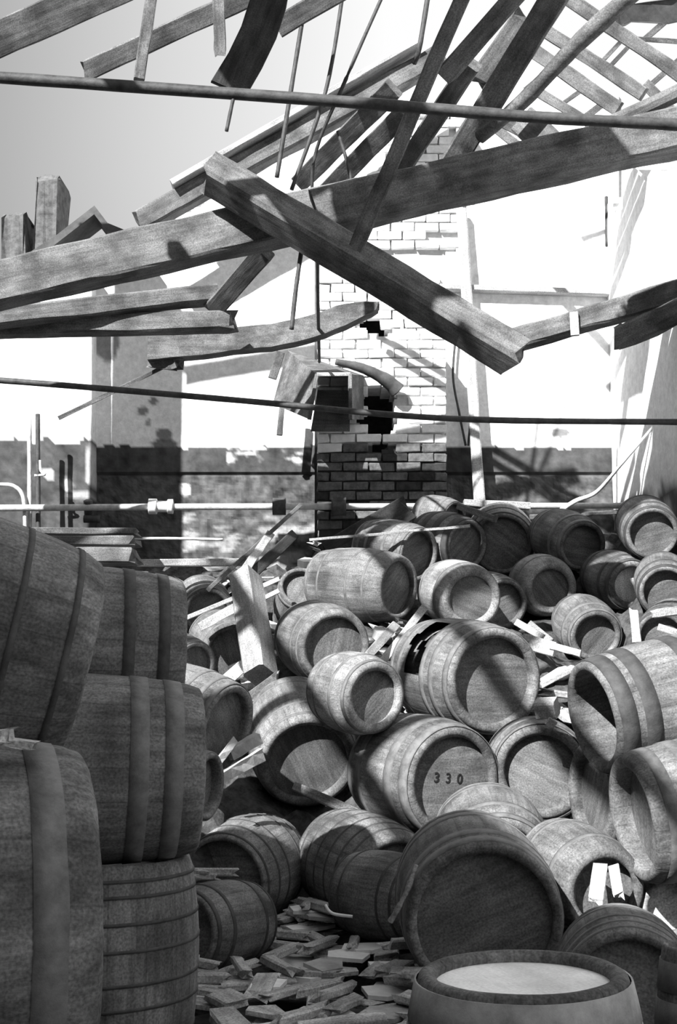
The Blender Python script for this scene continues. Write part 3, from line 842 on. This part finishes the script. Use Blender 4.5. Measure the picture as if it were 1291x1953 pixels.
# gable rafter with white upper edge, running down to the left
pbeam('gable_rafter', 'long rafter following the gable slope, pale on top and dark below', 'beam', (262, 428, 12.3), (842, 108, 12.3), 44, 0.2, 'beam_wood', up=(0, 0, 1), split=(.05, 0), jit=.01)
pbeam('gable_board', 'pale weathered board on top of the gable rafter', 'board', (330, 358, 12.25), (800, 88, 12.25), 12, 0.3, 'beam_pale', up=(0, 0, 1))
for k, (a, b, h) in enumerate((((752, 168, 9.8), (570, 350, 11.2), 40), ((772, 214, 9.8), (596, 392, 11.2), 38))):
    pbeam('rafter_board', ('rafter board with shadow bars next to the long gable rafter', 'rafter board with shadow bars under its parallel twin, nearer the tie beam')[k], 'board', a, b, h, 0.06, 'beam_wood', group='parallel rafter boards')
pbeam('rafter', 'rafter with shadow bands coming down beside the thin dark strut', 'beam', (900, 120, 9.2), (740, 362, 10.6), 38, 0.1, 'beam_wood')
pbeam('rafter', 'dark rafter stub crossing behind the thin strut near the ridge', 'beam', (1010, -40, 7.6), (842, 153, 7.9), 40, 0.1, 'beam_wood', split=(0, .08))
pbeam('rafter', 'broad lit rafter with a dark shadow, running down to the tie beam', 'beam', (1078, -40, 8.2), (846, 340, 9.4), 52, 0.1, 'beam_wood')
pbeam('ridge_piece', 'rough dark ridge timber crossing the rafters', 'beam', (905, 170, 9.9), (1010, 20, 9.6), 50, 0.12, 'beam_wood', split=(.1, .1))
rod('roof_pole', 'round unbarked pole leaning through the roof battens', 'pole', [P(1250, -50, 7.3), P(1110, 75, 7.6), P(1000, 190, 7.9), P(915, 262, 8.2)], [pxm(x, 7.6) for x in [20 - 6 * i / 24 for i in range(25)]], 'beam_wood', wob=.08)
gs = [((1030, -40, 10.6), (1330, 165, 10.2), 28), ((1030, 52, 10.9), (1228, 180, 10.5), 27), ((1020, 100, 11.0), (1180, 208, 10.7), 30), ((1010, 165, 11.2), (1120, 232, 11.0), 20), ((960, 232, 10.9), (1078, 296, 10.6), 24), ((930, 232, 11.6), (1040, 320, 11.4), 18)]
for k, (a, b, h) in enumerate(gs):
    pbeam('roof_batten', ('uppermost', 'second', 'third', 'fourth', 'fifth', 'lowest')[k] + ' grey batten counted down the bared roof slope towards the tie beam', 'batten', a, b, h, 0.06, 'beam_wood', group='battens of the bared roof slope')
cs = [((1300, 110, 11.5), (1215, 185, 11.6), 11), ((1205, 82, 11.5), (1160, 130, 11.6), 9), ((1190, 72, 11.6), (1148, 118, 11.7), 9), ((1285, 28, 11.4), (1225, 78, 11.5), 12), ((1118, 165, 11.7), (1070, 200, 11.8), 9), ((1160, 190, 11.7), (1110, 228, 11.8), 14), ((1290, 220, 11.2), (1230, 160, 11.3), 20), ((1300, 80, 11.4), (1180, 72, 11.5), 9), ((1060, 120, 11.7), (1000, 170, 11.8), 9)]
for a, b, h in cs:
    pbeam('roof_lath', 'short dark lath crossing the battens of the bared roof slope', 'lath', a, b, h, 0.03, 'beam_wood', group='laths across the battens')
pbeam('roof_pole', 'broken light pole end resting above the tie beam', 'pole', (1330, 160, 9.0), (1070, 282, 9.4), 34, 0.13, 'beam_wood', bev=.3, split=(0, .15))
pbeam('collar_beam', 'dark collar beam tucked under the battens', 'beam', (1000, 232, 10.4), (1090, 315, 10.0), 60, 0.12, 'beam_wood')
pbeam('roof_sheet', 'dark scrap of roofing at the upper corner of the lattice', 'sheet', (1170, 30, 10.9), (1310, 20, 10.9), 40, 0.03, 'sheet', split=(.1, 0), jit=.03)
# upper-left faded rafters
for (a, b, h, lb) in (((-60, 100, 10.5), (300, -60, 10.2), 70, 'wide pale rafter against the sky, farther one'), ((150, 142, 9.6), (660, -92, 9.2), 40, 'narrow pale rafter against the sky above the black board')):
    pbeam('pale_rafter', lb, 'beam', a, b, h, 0.09, 'beam_wood', split=(.1, 0))
pbeam('hanging_post', 'slim dark post hanging down to the upper iron rod', 'post', (294, -40, 8.6), (265, 152, 8.6), 22, 0.06, 'beam_wood')
pbeam('hanging_post', 'short broken post stub beside the black board', 'post', (416, -30, 9.0), (420, 112, 9.0), 24, 0.06, 'beam_wood', split=(0, .1))
pbeam('rafter_end', 'squared rafter end projecting beyond the black board', 'beam', (530, 52, 9.3), (720, -60, 9.0), 42, 0.1, 'beam_wood')
# hanging rods and wires
for (pts, r, lb) in (([(578, 30, 9.25), (552, 190, 9.25), (528, 338, 9.25)], 5, 'thin iron hanger dropping from the rafter end'),
                     ([(655, -20, 9.8), (622, 170, 9.8), (556, 362, 9.8)], 4.5, 'thin hanger rod slanting to the fallen rafter'),
                     ([(735, -20, 9.9), (660, 150, 9.9), (600, 300, 10.2), (598, 430, 10.4)], 4, 'long thin hanger curving down past the rafter boards'),
                     ([(818, -20, 9.4), (800, 90, 9.4), (790, 120, 9.5)], 6, 'short pale hanger by the thin dark strut'),
                     ([(644, 250, 9.9), (662, 310, 9.9), (675, 372, 9.9)], 4, 'short bent iron spike above the tie beam'),
                     ([(578, 458, 9.1), (565, 545, 9.1), (556, 628, 9.1)], 5, 'wire hanging below the tie beam, left one'),
                     ([(606, 460, 9.3), (606, 560, 10.2), (609, 690, 11.75)], 4, 'straight wire hanging onto the wooden duct'),
                     ([(446, 182, 6.5), (432, 250, 6.5)], 4, 'short wire end below the upper iron rod')):
    rod('hanger_rod', lb, 'rod', [P(*p) for p in pts], pxm(r, pts[0][2]), 'pipe_iron', seg=6)
# broken timbers on the left
pbeam('broken_beam', 'lower of two broken beams stacked under the tie beam, blunt end', 'beam', (-420, 632, 10.1), (458, 614, 10.6), 40, 0.16, 'beam_wood', up=(0, 0, 1), split=(0, .12), jit=.01)
pbeam('broken_beam', 'upper of two broken beams stacked under the tie beam', 'beam', (-420, 652, 9.8), (425, 560, 10.6), 38, 0.16, 'beam_wood', up=(0, 0, 1), split=(0, .1), jit=.01)
pbeam('brace', 'short grey brace slanting down behind the tie beam', 'beam', (505, 478, 9.9), (408, 590, 10.6), 40, 0.1, 'beam_wood')
# sagging bent beam in two broken lengths, one mesh
def bent():
    pts = [P(284, 668, 11.2), P(420, 655, 11.2), P(540, 640, 11.1), P(640, 612, 11.0), P(722, 586, 10.9)]
    pts = smooth_pts(pts, 5); vs_, fs = [], []
    rr = random.Random(4)
    for i, p in enumerate(pts):
        t = i / (len(pts) - 1)
        h = pxm(22 * (1 - max(0, t - .78) * 3.6) + 1, 11); w = 0.09
        j = rr.uniform(-.008, .008)
        for (a, b) in ((-1, -1), (1, -1), (1, 1), (-1, 1)):
            vs_.append((p.x, p.y + a * w, p.z + b * h + j))
    for i in range(len(pts) - 1):
        for k in range(4):
            a = i * 4 + k; b = i * 4 + (k + 1) % 4
            fs.append((a, b, b + 4, a + 4))
    fs += [(3, 2, 1, 0), tuple(len(vs_) - 4 + k for k in range(4))]
    c = vs_[0]
    tag(obj('bent_beam', mesh('bent_beam', vs_, fs), 'beam_wood'), 'sagging cracked beam with a pointed splintered tip over the wooden duct', 'beam')
bent()
pbeam('splinter_mass', 'shattered clump of wood under the end of the sagging beam', 'splinter', (282, 690, 11.3), (350, 695, 11.2), 18, 0.15, 'beam_wood', split=(.12, .12), jit=.03)
pbeam('thin_lath', 'thin dark lath slanting down from the sagging beam', 'lath', (112, 798, 11.4), (332, 690, 11.3), 8, 0.03, 'beam_wood')
pbeam('wall_bracket', 'short dark timber bracket upright against the wall by the duct', 'bracket', (541, 740, 12.6), (533, 830, 12.6), 11, 0.06, 'beam_wood')
pbeam('wall_bracket', 'dark wooden batten leaning on the wall left of the duct', 'bracket', (535, 672, 12.75), (520, 722, 12.75), 16, 0.06, 'beam_wood')
# ruins beyond the hall on the left
def ruin(name, lb, u0, u1, v0, v1, Y):
    p0, p1 = P(u0, v1, Y), P(u1, v0, Y)
    me = bar_mesh(name, p1.x - p0.x, 0.5, p1.z - p0.z, .05, seg=7, seed=u0, split=(.08, .08))
    o = obj(name, me, 'brick_raw'); o.location = ((p0.x + p1.x) / 2, Y, (p0.z + p1.z) / 2)
    return tag(o, lb, 'masonry')
ruin('wall_stump', 'taller dark broken wall stump seen over the pier top', 66, 128, 352, 530, 13.26)
ruin('wall_stump', 'low dark broken wall stump at the end of the pier top', 5, 64, 418, 530, 13.26)
def bent_sheet():
    pts = [P(30, 498, 12.55), P(105, 450, 12.55), P(180, 392, 12.55), P(205, 425, 12.55), P(256, 446, 12.55)]
    vs_, fs = [], []
    for p in pts:
        for dy in (0, .42):
            vs_.append((p.x, p.y + dy, p.z)); vs_.append((p.x, p.y + dy, p.z - .09))
    for i in range(len(pts) - 1):
        a = i * 4; b = a + 4
        fs += [(a, b, b + 2, a + 2), (a + 1, a + 3, b + 3, b + 1), (a, a + 1, b + 1, b), (a + 2, b + 2, b + 3, a + 3)]
    fs += [(0, 2, 3, 1)]; n = len(vs_) - 4; fs += [(n, n + 1, n + 3, n + 2)]
    tag(obj('bent_sheet', mesh('bent_sheet', vs_, fs), 'sheet'), 'roofing sheet buckled into a ridge on the pier top', 'sheet')
bent_sheet()
# right: broken wall plate, shelf and post
pbeam('wall_plate', 'splintered grey timber slanting along the right-hand wall', 'beam', (930, 664, 11.0), (1330, 548, 10.3), 44, 0.14, 'beam_wood', up=(0, 0, 1), split=(.35, 0), jit=.014)
pbeam('wall_plate_stub', 'short upright stub nailed to the slanting grey timber', 'post', (1094, 596, 10.6), (1097, 640, 10.6), 16, 0.05, 'beam_pale', jit=.003)
pbeam('rafter_end', 'rough dark timber end jutting from the right-hand wall', 'beam', (1158, 655, 10.6), (1330, 580, 10.1), 46, 0.15, 'beam_wood', split=(.2, 0), jit=.02)
pbeam('wall_rail', 'long white rail fixed along the back wall', 'rail', (838, 549, 12.94), (1166, 560, 12.94), 11, 0.12, 'beam_pale', up=(0, 0, 1), jit=.002)
pbeam('wall_post', 'slim whitewashed post standing against the back wall', 'post', (880, 400, 12.9), (916, 985, 12.78), 21, 0.1, 'beam_pale', jit=.004)
rod('twig', 'pale crooked stick poking up from the heap towards the wall', 'stick', [P(1046, 990, 11.95), P(1095, 957, 11.9), P(1138, 938, 11.85), P(1185, 885, 11.55), P(1246, 814, 11.3)], [pxm(x, 12) for x in [5.5 - 3 * i / 32 for i in range(33)]], 'pipe_white', seg=6)
rod('wire', 'dark crack-like wire hanging on the shaded wall by the post', 'wire', [P(868, 650, 12.93), P(864, 720, 12.93), P(876, 790, 12.93), P(888, 850, 12.93)], pxm(2.4, 13), 'pipe_iron', seg=5)
rod('wire', 'second dark wire curling down beside the whitewashed post', 'wire', [P(905, 745, 12.93), P(898, 800, 12.93), P(893, 850, 12.93)], pxm(2.6, 13), 'pipe_iron', seg=5)
rod('drain_stub', 'short thin pipe hanging on the wall under the tie beam', 'pipe', [P(1156, 375, 12.9), P(1157, 470, 12.9)], pxm(3.2, 13), 'pipe_iron', seg=6)

# ------------------------------------------------------------------ wooden duct at the chimney
def duct():
    root = bpy.data.objects.new('wooden_duct', None); COL.objects.link(root)
    root.location = P(640, 725, 11.7)
    tag(root, 'wooden box duct, open and black inside, sticking out of the chimney', 'duct')
    def slab(name, q, t, mat):
        q = [Vector(x) for x in q]; n = (q[1] - q[0]).cross(q[3] - q[0]).normalized() * t
        v = [x - root.location for x in q] + [x - root.location + n for x in q]
        f = [(0, 1, 2, 3), (7, 6, 5, 4), (0, 4, 5, 1), (1, 5, 6, 2), (2, 6, 7, 3), (3, 7, 4, 0)]
        return obj(name, mesh(name, v, f), mat, root)
    # front opening (px) at Y=12.0, back at the chimney
    fA, fB, fC, fD = P(604, 714, 11.7), P(668, 714, 11.7), P(668, 800, 11.7), P(590, 800, 11.7)
    bA, bB, bC, bD = P(548, 668, 12.42), P(694, 716, 12.42), P(694, 800, 12.42), P(520, 770, 12.42)
    slab('side_panel', (fA, fD, bD, bA), .02, 'beam_wood')
    slab('top_panel', (bA, bB, fB, fA), .02, 'beam_wood')
    slab('side_panel', (fB, bB, bC, fC), .02, 'beam_wood')
    slab('back_panel', (fA + Vector((0, .55, -.02)), fB + Vector((0, .55, -.02)), fC + Vector((0, .55, 0)), fD + Vector((0, .55, 0))), .02, 'beam_wood')
    e = 0.02
    for (a, b) in ((fA, fB), (fA, fD), (fB, fC)):
        o = beam('edge_strip', None, None, a, b, .035, .035, 'beam_pale' if a is fA and b is fB else 'beam_wood', jit=.002)
        o.parent = root; o.matrix_parent_inverse = Matrix.Translation(root.location).inverted()
duct()
tag(rod('sagging_canvas', None, None, [P(640, 690, 12.15), P(690, 702, 12.2), P(735, 724, 12.25), P(758, 745, 12.3)], [pxm(x, 12.5) for x in [6 + 10 * i / 24 for i in range(25)]], 'sheet', seg=10), 'dark rolled felt drooping over the wooden duct', 'felt')

# ------------------------------------------------------------------ pipes along the back wall
YPIPE = 12.25
def pipe_run():
    root = bpy.data.objects.new('wall_pipe', None); COL.objects.link(root); root.location = P(640, 966, YPIPE)
    tag(root, 'long pale pipe with a flanged coupling running along the foot of the back wall', 'pipe')
    def part(name, pts, r, mat, seg=12):
        v, f = tube_data(smooth_pts(pts, 6), r, seg)
        return obj(name, mesh(name, [x - root.location for x in v], f, True), mat, root)
    part('pipe', [P(-300, 971, YPIPE), P(300, 967, YPIPE), P(640, 966, YPIPE)], pxm(6.5, YPIPE), 'pipe_grey')
    part('pipe', [P(640, 966, YPIPE), P(1000, 965, YPIPE), P(1320, 964, YPIPE)], pxm(6, YPIPE), 'pipe_grey')
    part('coupling', [P(296, 966, YPIPE), P(322, 966, YPIPE)], pxm(11, YPIPE), 'pipe_white', 16)
    part('flange', [P(284, 966, YPIPE), P(299, 966, YPIPE)], pxm(15, YPIPE), 'pipe_white', 16)
    part('flange', [P(320, 966, YPIPE), P(330, 966, YPIPE)], pxm(14.5, YPIPE), 'pipe_white', 16)
    part('joint', [P(520, 966, YPIPE), P(545, 966, YPIPE)], pxm(17, YPIPE), 'pipe_iron', 10)
    part('joint', [P(632, 966, YPIPE), P(660, 966, YPIPE)], pxm(18, YPIPE), 'pipe_iron', 10)
    part('bracket', [P(168, 955, YPIPE), P(170, 992, YPIPE + .1)], pxm(9, YPIPE), 'pipe_iron', 6)
    part('bracket', [P(160, 990, YPIPE), P(190, 990, YPIPE)], pxm(8, YPIPE), 'pipe_iron', 6)
pipe_run()
rod('downpipe', 'pale vertical pipe on the left pier', 'pipe', [P(56, 800, 12.36), P(57, 1060, 12.36)], pxm(4.5, 12.4), 'pipe_grey')
rod('downpipe', 'dark vertical pipe beside the pale one on the pier', 'pipe', [P(72, 790, 12.36), P(73, 1060, 12.36)], pxm(4.5, 12.4), 'pipe_iron')
rod('bent_pipe', 'thin pipe bent over in a hook by the pier', 'pipe', [P(-60, 925, 12.3), P(0, 924, 12.3), P(28, 928, 12.3), P(44, 948, 12.3), P(48, 1000, 12.3), P(48, 1060, 12.3)], pxm(4, 12.3), 'pipe_grey')
rod('valve_hook', 'small pale hook screwed to the pier', 'hook', [P(76, 878, 12.35), P(78, 898, 12.35), P(86, 905, 12.35), P(66, 907, 12.35)], pxm(2.6, 12.3), 'pipe_white', seg=6)
rod('thin_pipe', 'thin pale rod lying behind the tall cask stack', 'rod', [P(255, 1027, 11.8), P(330, 1027, 11.8), P(425, 1029, 11.8)], pxm(3, 11.8), 'pipe_grey', seg=6)

# ------------------------------------------------------------------ single planks and boards in the heap
def P3(u, v, Y): return P(u, v, Y)
pbeam('plank', 'long pale plank lying level behind the tall stack', 'plank', (262, 1074, 10.6), (492, 1072, 10.9), 14, 0.05, 'beam_pale', up=(0, 0, 1), jit=.003)
for k, (a, b, h) in enumerate((((40, 1016, 10.4), (272, 1016, 10.4), 12), ((96, 1034, 10.2), (268, 1034, 10.2), 18), ((150, 1062, 9.9), (270, 1062, 9.9), 30))):
    pbeam('dark_board', ('topmost', 'middle', 'lowest')[k] + ' of three dark boards stacked behind the tilted dark cask', 'board', a, b, h, 0.3, 'beam_wood', up=(0, 0, 1), group='boards stacked behind the casks', split=(0, .08))
pbeam('dark_board', 'narrow board end lying on the top cask of the tall stack', 'board', (150, 1094, 6.0), (286, 1097, 6.0), 8, 0.12, 'beam_wood', up=(0, 0, 1))
pbeam('squared_post', 'squared pale post leaning in the rubble with two shadow bars', 'post', (468, 1098, 9.9), (498, 1290, 9.25), 46, 0.22, 'beam_grey', jit=.004, twist=.55, split=(.03, 0))
pbeam('black_plank', 'broad black plank propped up against the heap', 'plank', (618, 1062, 11.35), (782, 966, 11.8), 50, 0.05, 'beam_dark', split=(.05, .1))
pbeam('black_plank', 'second black plank slanting under the sagging debris', 'plank', (478, 1098, 10.6), (560, 1020, 11.2), 20, 0.05, 'beam_dark')
pbeam('stick', 'long grey stick rising from the rubble to the wall pipe', 'stick', (398, 1124, 10.4), (572, 964, 11.6), 8, 0.04, 'beam_wood', jit=.003)
pbeam('slat', 'pale flat slat leaning up out of the rubble', 'slat', (455, 1105, 10.3), (515, 1018, 11.2), 17, 0.03, 'beam_pale')
pbeam('slat', 'long white slat lying over the half-buried cask end', 'slat', (344, 1184, 10.2), (532, 1104, 10.4), 9, 0.03, 'beam_pale')
pbeam('slat', 'short pale slat lying below the long white slat', 'slat', (380, 1196, 9.7), (460, 1152, 9.75), 16, 0.03, 'beam_pale')
pbeam('slat', 'pale thin lath between post and grey cask', 'slat', (486, 1150, 10.3), (532, 1126, 10.3), 9, 0.03, 'beam_pale')
pbeam('lath', 'thin grey lath slung above the upper casks', 'lath', (590, 1030, 10.72), (896, 1003, 10.75), 5, 0.03, 'beam_grey')
pbeam('lath', 'thin pale lath on the heap below the wall pipe', 'lath', (740, 968, 12.0), (832, 971, 12.0), 8, 0.05, 'beam_grey')
pbeam('board', 'dark board lying along the top of the heap', 'board', (876, 966, 11.32), (944, 990, 11.2), 12, 0.15, 'beam_wood')
pbeam('board', 'pale board lying by the pale cask top', 'board', (884, 960, 12.12), (1010, 966, 12.12), 12, 0.12, 'beam_grey', up=(0, 0, 1))
pbeam('lath', 'long black lath across the top row of casks', 'lath', (1010, 986, 12.0), (1214, 974, 12.0), 8, 0.04, 'beam_wood')
pbeam('loose_stave', 'pale loose stave leaning between the small keg and the big broken cask', 'stave', (724, 1268, 9.35), (808, 1160, 10.0), 14, 0.03, 'beam_pale')
pbeam('loose_stave', 'grey loose stave next to the leaning pale one', 'stave', (700, 1252, 9.1), (756, 1190, 9.8), 16, 0.03, 'beam_grey', split=(.05, .05))
pbeam('loose_stave', 'white rounded stave lying in the gap beside the big broken cask', 'stave', (984, 1186, 9.3), (1036, 1216, 9.2), 12, 0.03, 'beam_pale')
pbeam('loose_stave', 'curved stave over the white rounded stave', 'stave', (1010, 1188, 9.4), (1052, 1224, 9.3), 12, 0.03, 'beam_grey')
pbeam('loose_stave', 'broad white stave pointing to the dark domed keg', 'stave', (996, 1222, 9.1), (1058, 1240, 9.0), 28, 0.04, 'beam_pale')
pbeam('loose_stave', 'thin white stave end beside the broad white stave', 'stave', (1050, 1232, 9.0), (1108, 1246, 8.9), 14, 0.03, 'beam_pale')
pbeam('upright_slat', 'white slat standing upright among the kegs', 'slat', (1208, 1158, 8.72), (1214, 1226, 8.62), 18, 0.03, 'beam_pale', split=(.04, 0))
pbeam('loose_stave', 'pale splintered stave lying on the large hooped cask', 'stave', (1240, 1172, 8.7), (1300, 1164, 8.7), 16, 0.04, 'beam_grey', split=(.05, 0))
pbeam('loose_stave', 'curved pale stave by the right-hand wall', 'stave', (1256, 1196, 8.6), (1310, 1214, 8.5), 12, 0.04, 'beam_pale')
box = pbeam('wood_block', 'loose wooden block perched above the cask with diagonal shadow', 'block', (1024, 1352, 7.75), (1062, 1350, 7.7), 34, 0.11, 'beam_grey', up=(.3, 0, 1), jit=.002, twist=.5)
pbeam('wood_block', 'smaller wooden chip beside the loose block', 'block', (1044, 1374, 7.6), (1058, 1384, 7.6), 16, 0.05, 'beam_grey', jit=.002)
# folded scraps between stack and striped cask
for (a, b, h, lb) in (((404, 1476, 7.4), (446, 1412, 7.6), 20, 'folded metal scrap standing behind the stack'), ((416, 1488, 7.3), (500, 1440, 7.6), 26, 'crumpled pale scrap lying behind the stack'), ((440, 1440, 7.6), (492, 1408, 7.8), 22, 'bent grey scrap above the crumpled one')):
    pbeam('metal_scrap', lb, 'scrap', a, b, h, 0.03, 'cement', jit=.02, twist=.3)
pbeam('broken_stave', 'white broken stave end beside the leaning post', 'stave', (426, 1302, 9.15), (464, 1268, 9.25), 22, 0.04, 'beam_pale', split=(0, .05))
pbeam('broken_plank', 'dark plank under the striped casks', 'plank', (446, 1352, 9.0), (540, 1284, 9.1), 22, 0.04, 'beam_wood', split=(.08, .1))
pbeam('broken_plank', 'long dark plank lying below the cask with the sunlit stripe', 'plank', (560, 1500, 8.2), (700, 1560, 8.15), 18, 0.1, 'beam_wood')
rod('iron_hook', 'small bright bent wire on the front of the ridged cask', 'wire', [P(620, 1726, 6.78), P(634, 1742, 6.76), P(672, 1748, 6.74)], pxm(3, 6.7), 'pipe_white', seg=6)
rod('rope_end', 'frayed rope end hanging on the left of the large front cask', 'rope', [P(794, 1650, 5.78), P(778, 1694, 5.74), P(760, 1730, 5.74), P(744, 1758, 5.76)], pxm(5, 5.9), 'beam_grey', seg=6, wob=.2)
# bits on the flank of the lowest big cask
for (a, b, h, lb) in (((-30, 1412, 3.35), (28, 1402, 3.4), 30, 'pale broken chunk on the big grey cask'), ((14, 1412, 3.4), (78, 1422, 3.4), 16, 'thin pale shard on the big grey cask')):
    pbeam('wood_shard', lb, 'shard', a, b, h, 0.1, 'beam_pale', split=(.03, .05), jit=.012)
# split end of the broken cask
for (a, b, h, lb) in (((1146, 1646, 6.2), (1132, 1738, 6.08), 26, 'broken stave hanging in the split cask end, left one'), ((1168, 1648, 6.2), (1182, 1718, 6.08), 20, 'broken stave hanging in the split cask end, right one')):
    pbeam('broken_stave', lb, 'stave', a, b, h, 0.025, 'beam_pale', split=(.02, .08), jit=.004)

# ------------------------------------------------------------------ litter on the floor
def shard_mesh(seed, Ln, w, h, mat):
    me = bar_mesh('splinter', Ln, w, h, .006, seg=4, split=(Ln * .25, Ln * .3), seed=seed, bev=.2)
    me.materials.append(MATS[mat]); return me
def flake_mesh(seed, s, mat):
    rr = random.Random(seed); n = rr.randint(5, 7); v = []
    for zz in (0, .018):
        rr2 = random.Random(seed + 50)
        for k in range(n):
            a = 2 * math.pi * k / n + rr2.uniform(-.3, .3); r = s * rr2.uniform(.55, 1.1)
            v.append((r * math.cos(a) * 1.4, r * math.sin(a), zz))
    f = [tuple(range(n))[::-1], tuple(range(n, 2 * n))] + [(k, (k + 1) % n, n + (k + 1) % n, n + k) for k in range(n)]
    me = mesh('flake', v, f); me.materials.append(MATS[mat]); return me
rl = random.Random(21)
SPL = [shard_mesh(i, rl.uniform(.2, .55), rl.uniform(.05, .13), rl.uniform(.022, .05), m) for i, m in enumerate(['splinter_wood'] * 8 + ['beam_pale'] * 4)]
SPH = [shard_mesh(i + 40, rl.uniform(.2, .5), rl.uniform(.03, .09), rl.uniform(.02, .04), m) for i, m in enumerate(['splinter_wood'] * 9 + ['beam_pale'] * 3)]
FLH = [flake_mesh(i + 20, rl.uniform(.06, .13), m) for i, m in enumerate(['plaster_flake', 'cement', 'plaster_flake'])]
FLK = [flake_mesh(i, rl.uniform(.08, .17), m) for i, m in enumerate(['plaster_flake', 'plaster_flake', 'cement', 'plaster_flake', 'splinter_wood'])]
def free_of_casks(p, r=0.0):
    for (c, ax, hl, Rb) in BAR:
        d = p - c; t = d.dot(ax)
        if abs(t) < hl + .02 and (d - ax * t).length < Rb + r: return False
    return True
LAY = {}
def settle(o, me, th):
    """rest a flat piece on the highest point below its outline and remember its top"""
    M = o.rotation_euler.to_matrix()
    xs = [v.co.x * o.scale.x for v in me.vertices]; ys = [v.co.y * o.scale.y for v in me.vertices]
    x0, x1, y0, y1 = min(xs), max(xs), min(ys), max(ys)
    n = max(3, int((x1 - x0) / .018)); m = max(3, int((y1 - y0) / .018))
    cells = {}
    for a in range(n + 1):
        for b in range(m + 1):
            p = M @ Vector((x0 + (x1 - x0) * a / n, y0 + (y1 - y0) * b / m, 0))
            wx, wy = o.location.x + p.x, o.location.y + p.y
            k = (round(wx / .03), round(wy / .03)); cells[k] = max(cells.get(k, -9), -p.z + max(LAY.get(k, 0), ground(wx, wy)))
    z = max(cells.values())
    zs = [v.co.z * o.scale.z for v in me.vertices]
    o.location.z = z - min(zs) - 0.004
    return z, cells
def clear(o, me, r=.03):
    M = Matrix.Translation(o.location) @ o.rotation_euler.to_matrix().to_4x4() @ Matrix.Diagonal((*o.scale, 1))
    return all(free_of_casks(M @ v.co, r) for v in me.vertices)
placed = tries = 0
while placed < 270 and tries < 14000:
    tries += 1
    x = rl.uniform(-1.0, .6); y = rl.uniform(4.5, 8.2)
    splint = rl.random() < .78
    me = rl.choice(SPL if splint else FLK)
    o = bpy.data.objects.new('wood_splinter' if splint else 'plaster_flake', me)
    o.rotation_euler = (rl.uniform(-.06, .06), rl.uniform(-.05, .05), rl.gauss(.2, .9) if splint else rl.uniform(0, 6.28))
    o.location = (x, y, ground(x, y) + .03)
    zz = [v.co.z for v in me.vertices]
    if not clear(o, me, .04):
        bpy.data.objects.remove(o); continue
    z, cells = settle(o, me, 0)
    if z > ground(x, y) + .20 or not clear(o, me, .01):
        bpy.data.objects.remove(o); continue
    for k in cells: LAY[k] = max(LAY.get(k, 0), z + (max(zz) - min(zz)) * .3)
    if splint: tag(o, 'broken wood splinter in the litter covering the floor between the casks', 'splinter', 'splintered wood on the floor')
    else: tag(o, 'pale flat flake in the litter covering the floor between the casks', 'flake', 'pale flakes on the floor')
    COL.objects.link(o); placed += 1
# slats and rubbish in the heap
placed = tries = 0
while placed < 240 and tries < 9000:
    tries += 1
    if placed < 110: x = rl.uniform(-1.6, .2); y = rl.uniform(8.6, 12.1)
    else: x = rl.uniform(.0, 2.5); y = rl.uniform(8.0, 12.1)
    if (x > 1.1 and y > 9.2) or (x < .7 and y < 8.9): continue
    z = ground(x, y); p = Vector((x, y, z + .04))
    if not free_of_casks(p, .04): continue
    if rl.random() < .7:
        o = bpy.data.objects.new('wood_scrap', rl.choice(SPH)); s = rl.uniform(.8, 1.7); o.scale = (s * 1.3, s, s)
        tag(o, 'broken slat strewn over the rubble heap below the back wall', 'slat', 'broken slats on the heap')
        o.rotation_euler = (rl.uniform(-.6, .6), rl.uniform(-.5, .5), rl.uniform(0, 6.28))
    else:
        o = bpy.data.objects.new('rubble_lump', rl.choice(FLH)); s = rl.uniform(.8, 1.5); o.scale = (s, s, s * 2.5)
        tag(o, 'pale lump of plaster lying on the rubble heap below the back wall', 'plaster', 'plaster lumps on the heap')
        o.rotation_euler = (rl.uniform(-.5, .5), rl.uniform(-.5, .5), rl.uniform(0, 6.28))
    o.location = (x, y, z + .015)
    if not clear(o, o.data, .015):
        bpy.data.objects.remove(o); continue
    COL.objects.link(o); placed += 1

# added rafters and purlins beyond the picture, laying shadow bars over the heap
for k, y in enumerate((2.6, 3.7, 5.1, 6.9)):
    x0 = -4.9; x1 = -1.2
    beam('rafter', 'unseen bare rafter added on the left roof slope', 'beam', (x0, y, roof_z(x0)), (x1, y + .15, roof_z(x1)), .14, .1, 'beam_wood', up=(0, 0, 1), group='added rafters of the left slope')
for x in (-3.15, -2.2):
    beam('purlin', 'unseen bare purlin added over the left roof slope', 'beam', (x, -1.0, roof_z(x) - .1), (x - .1, 7.4, roof_z(x) - .12), .12, .1, 'beam_wood', up=(0, 0, 1), group='added purlins of the left slope')
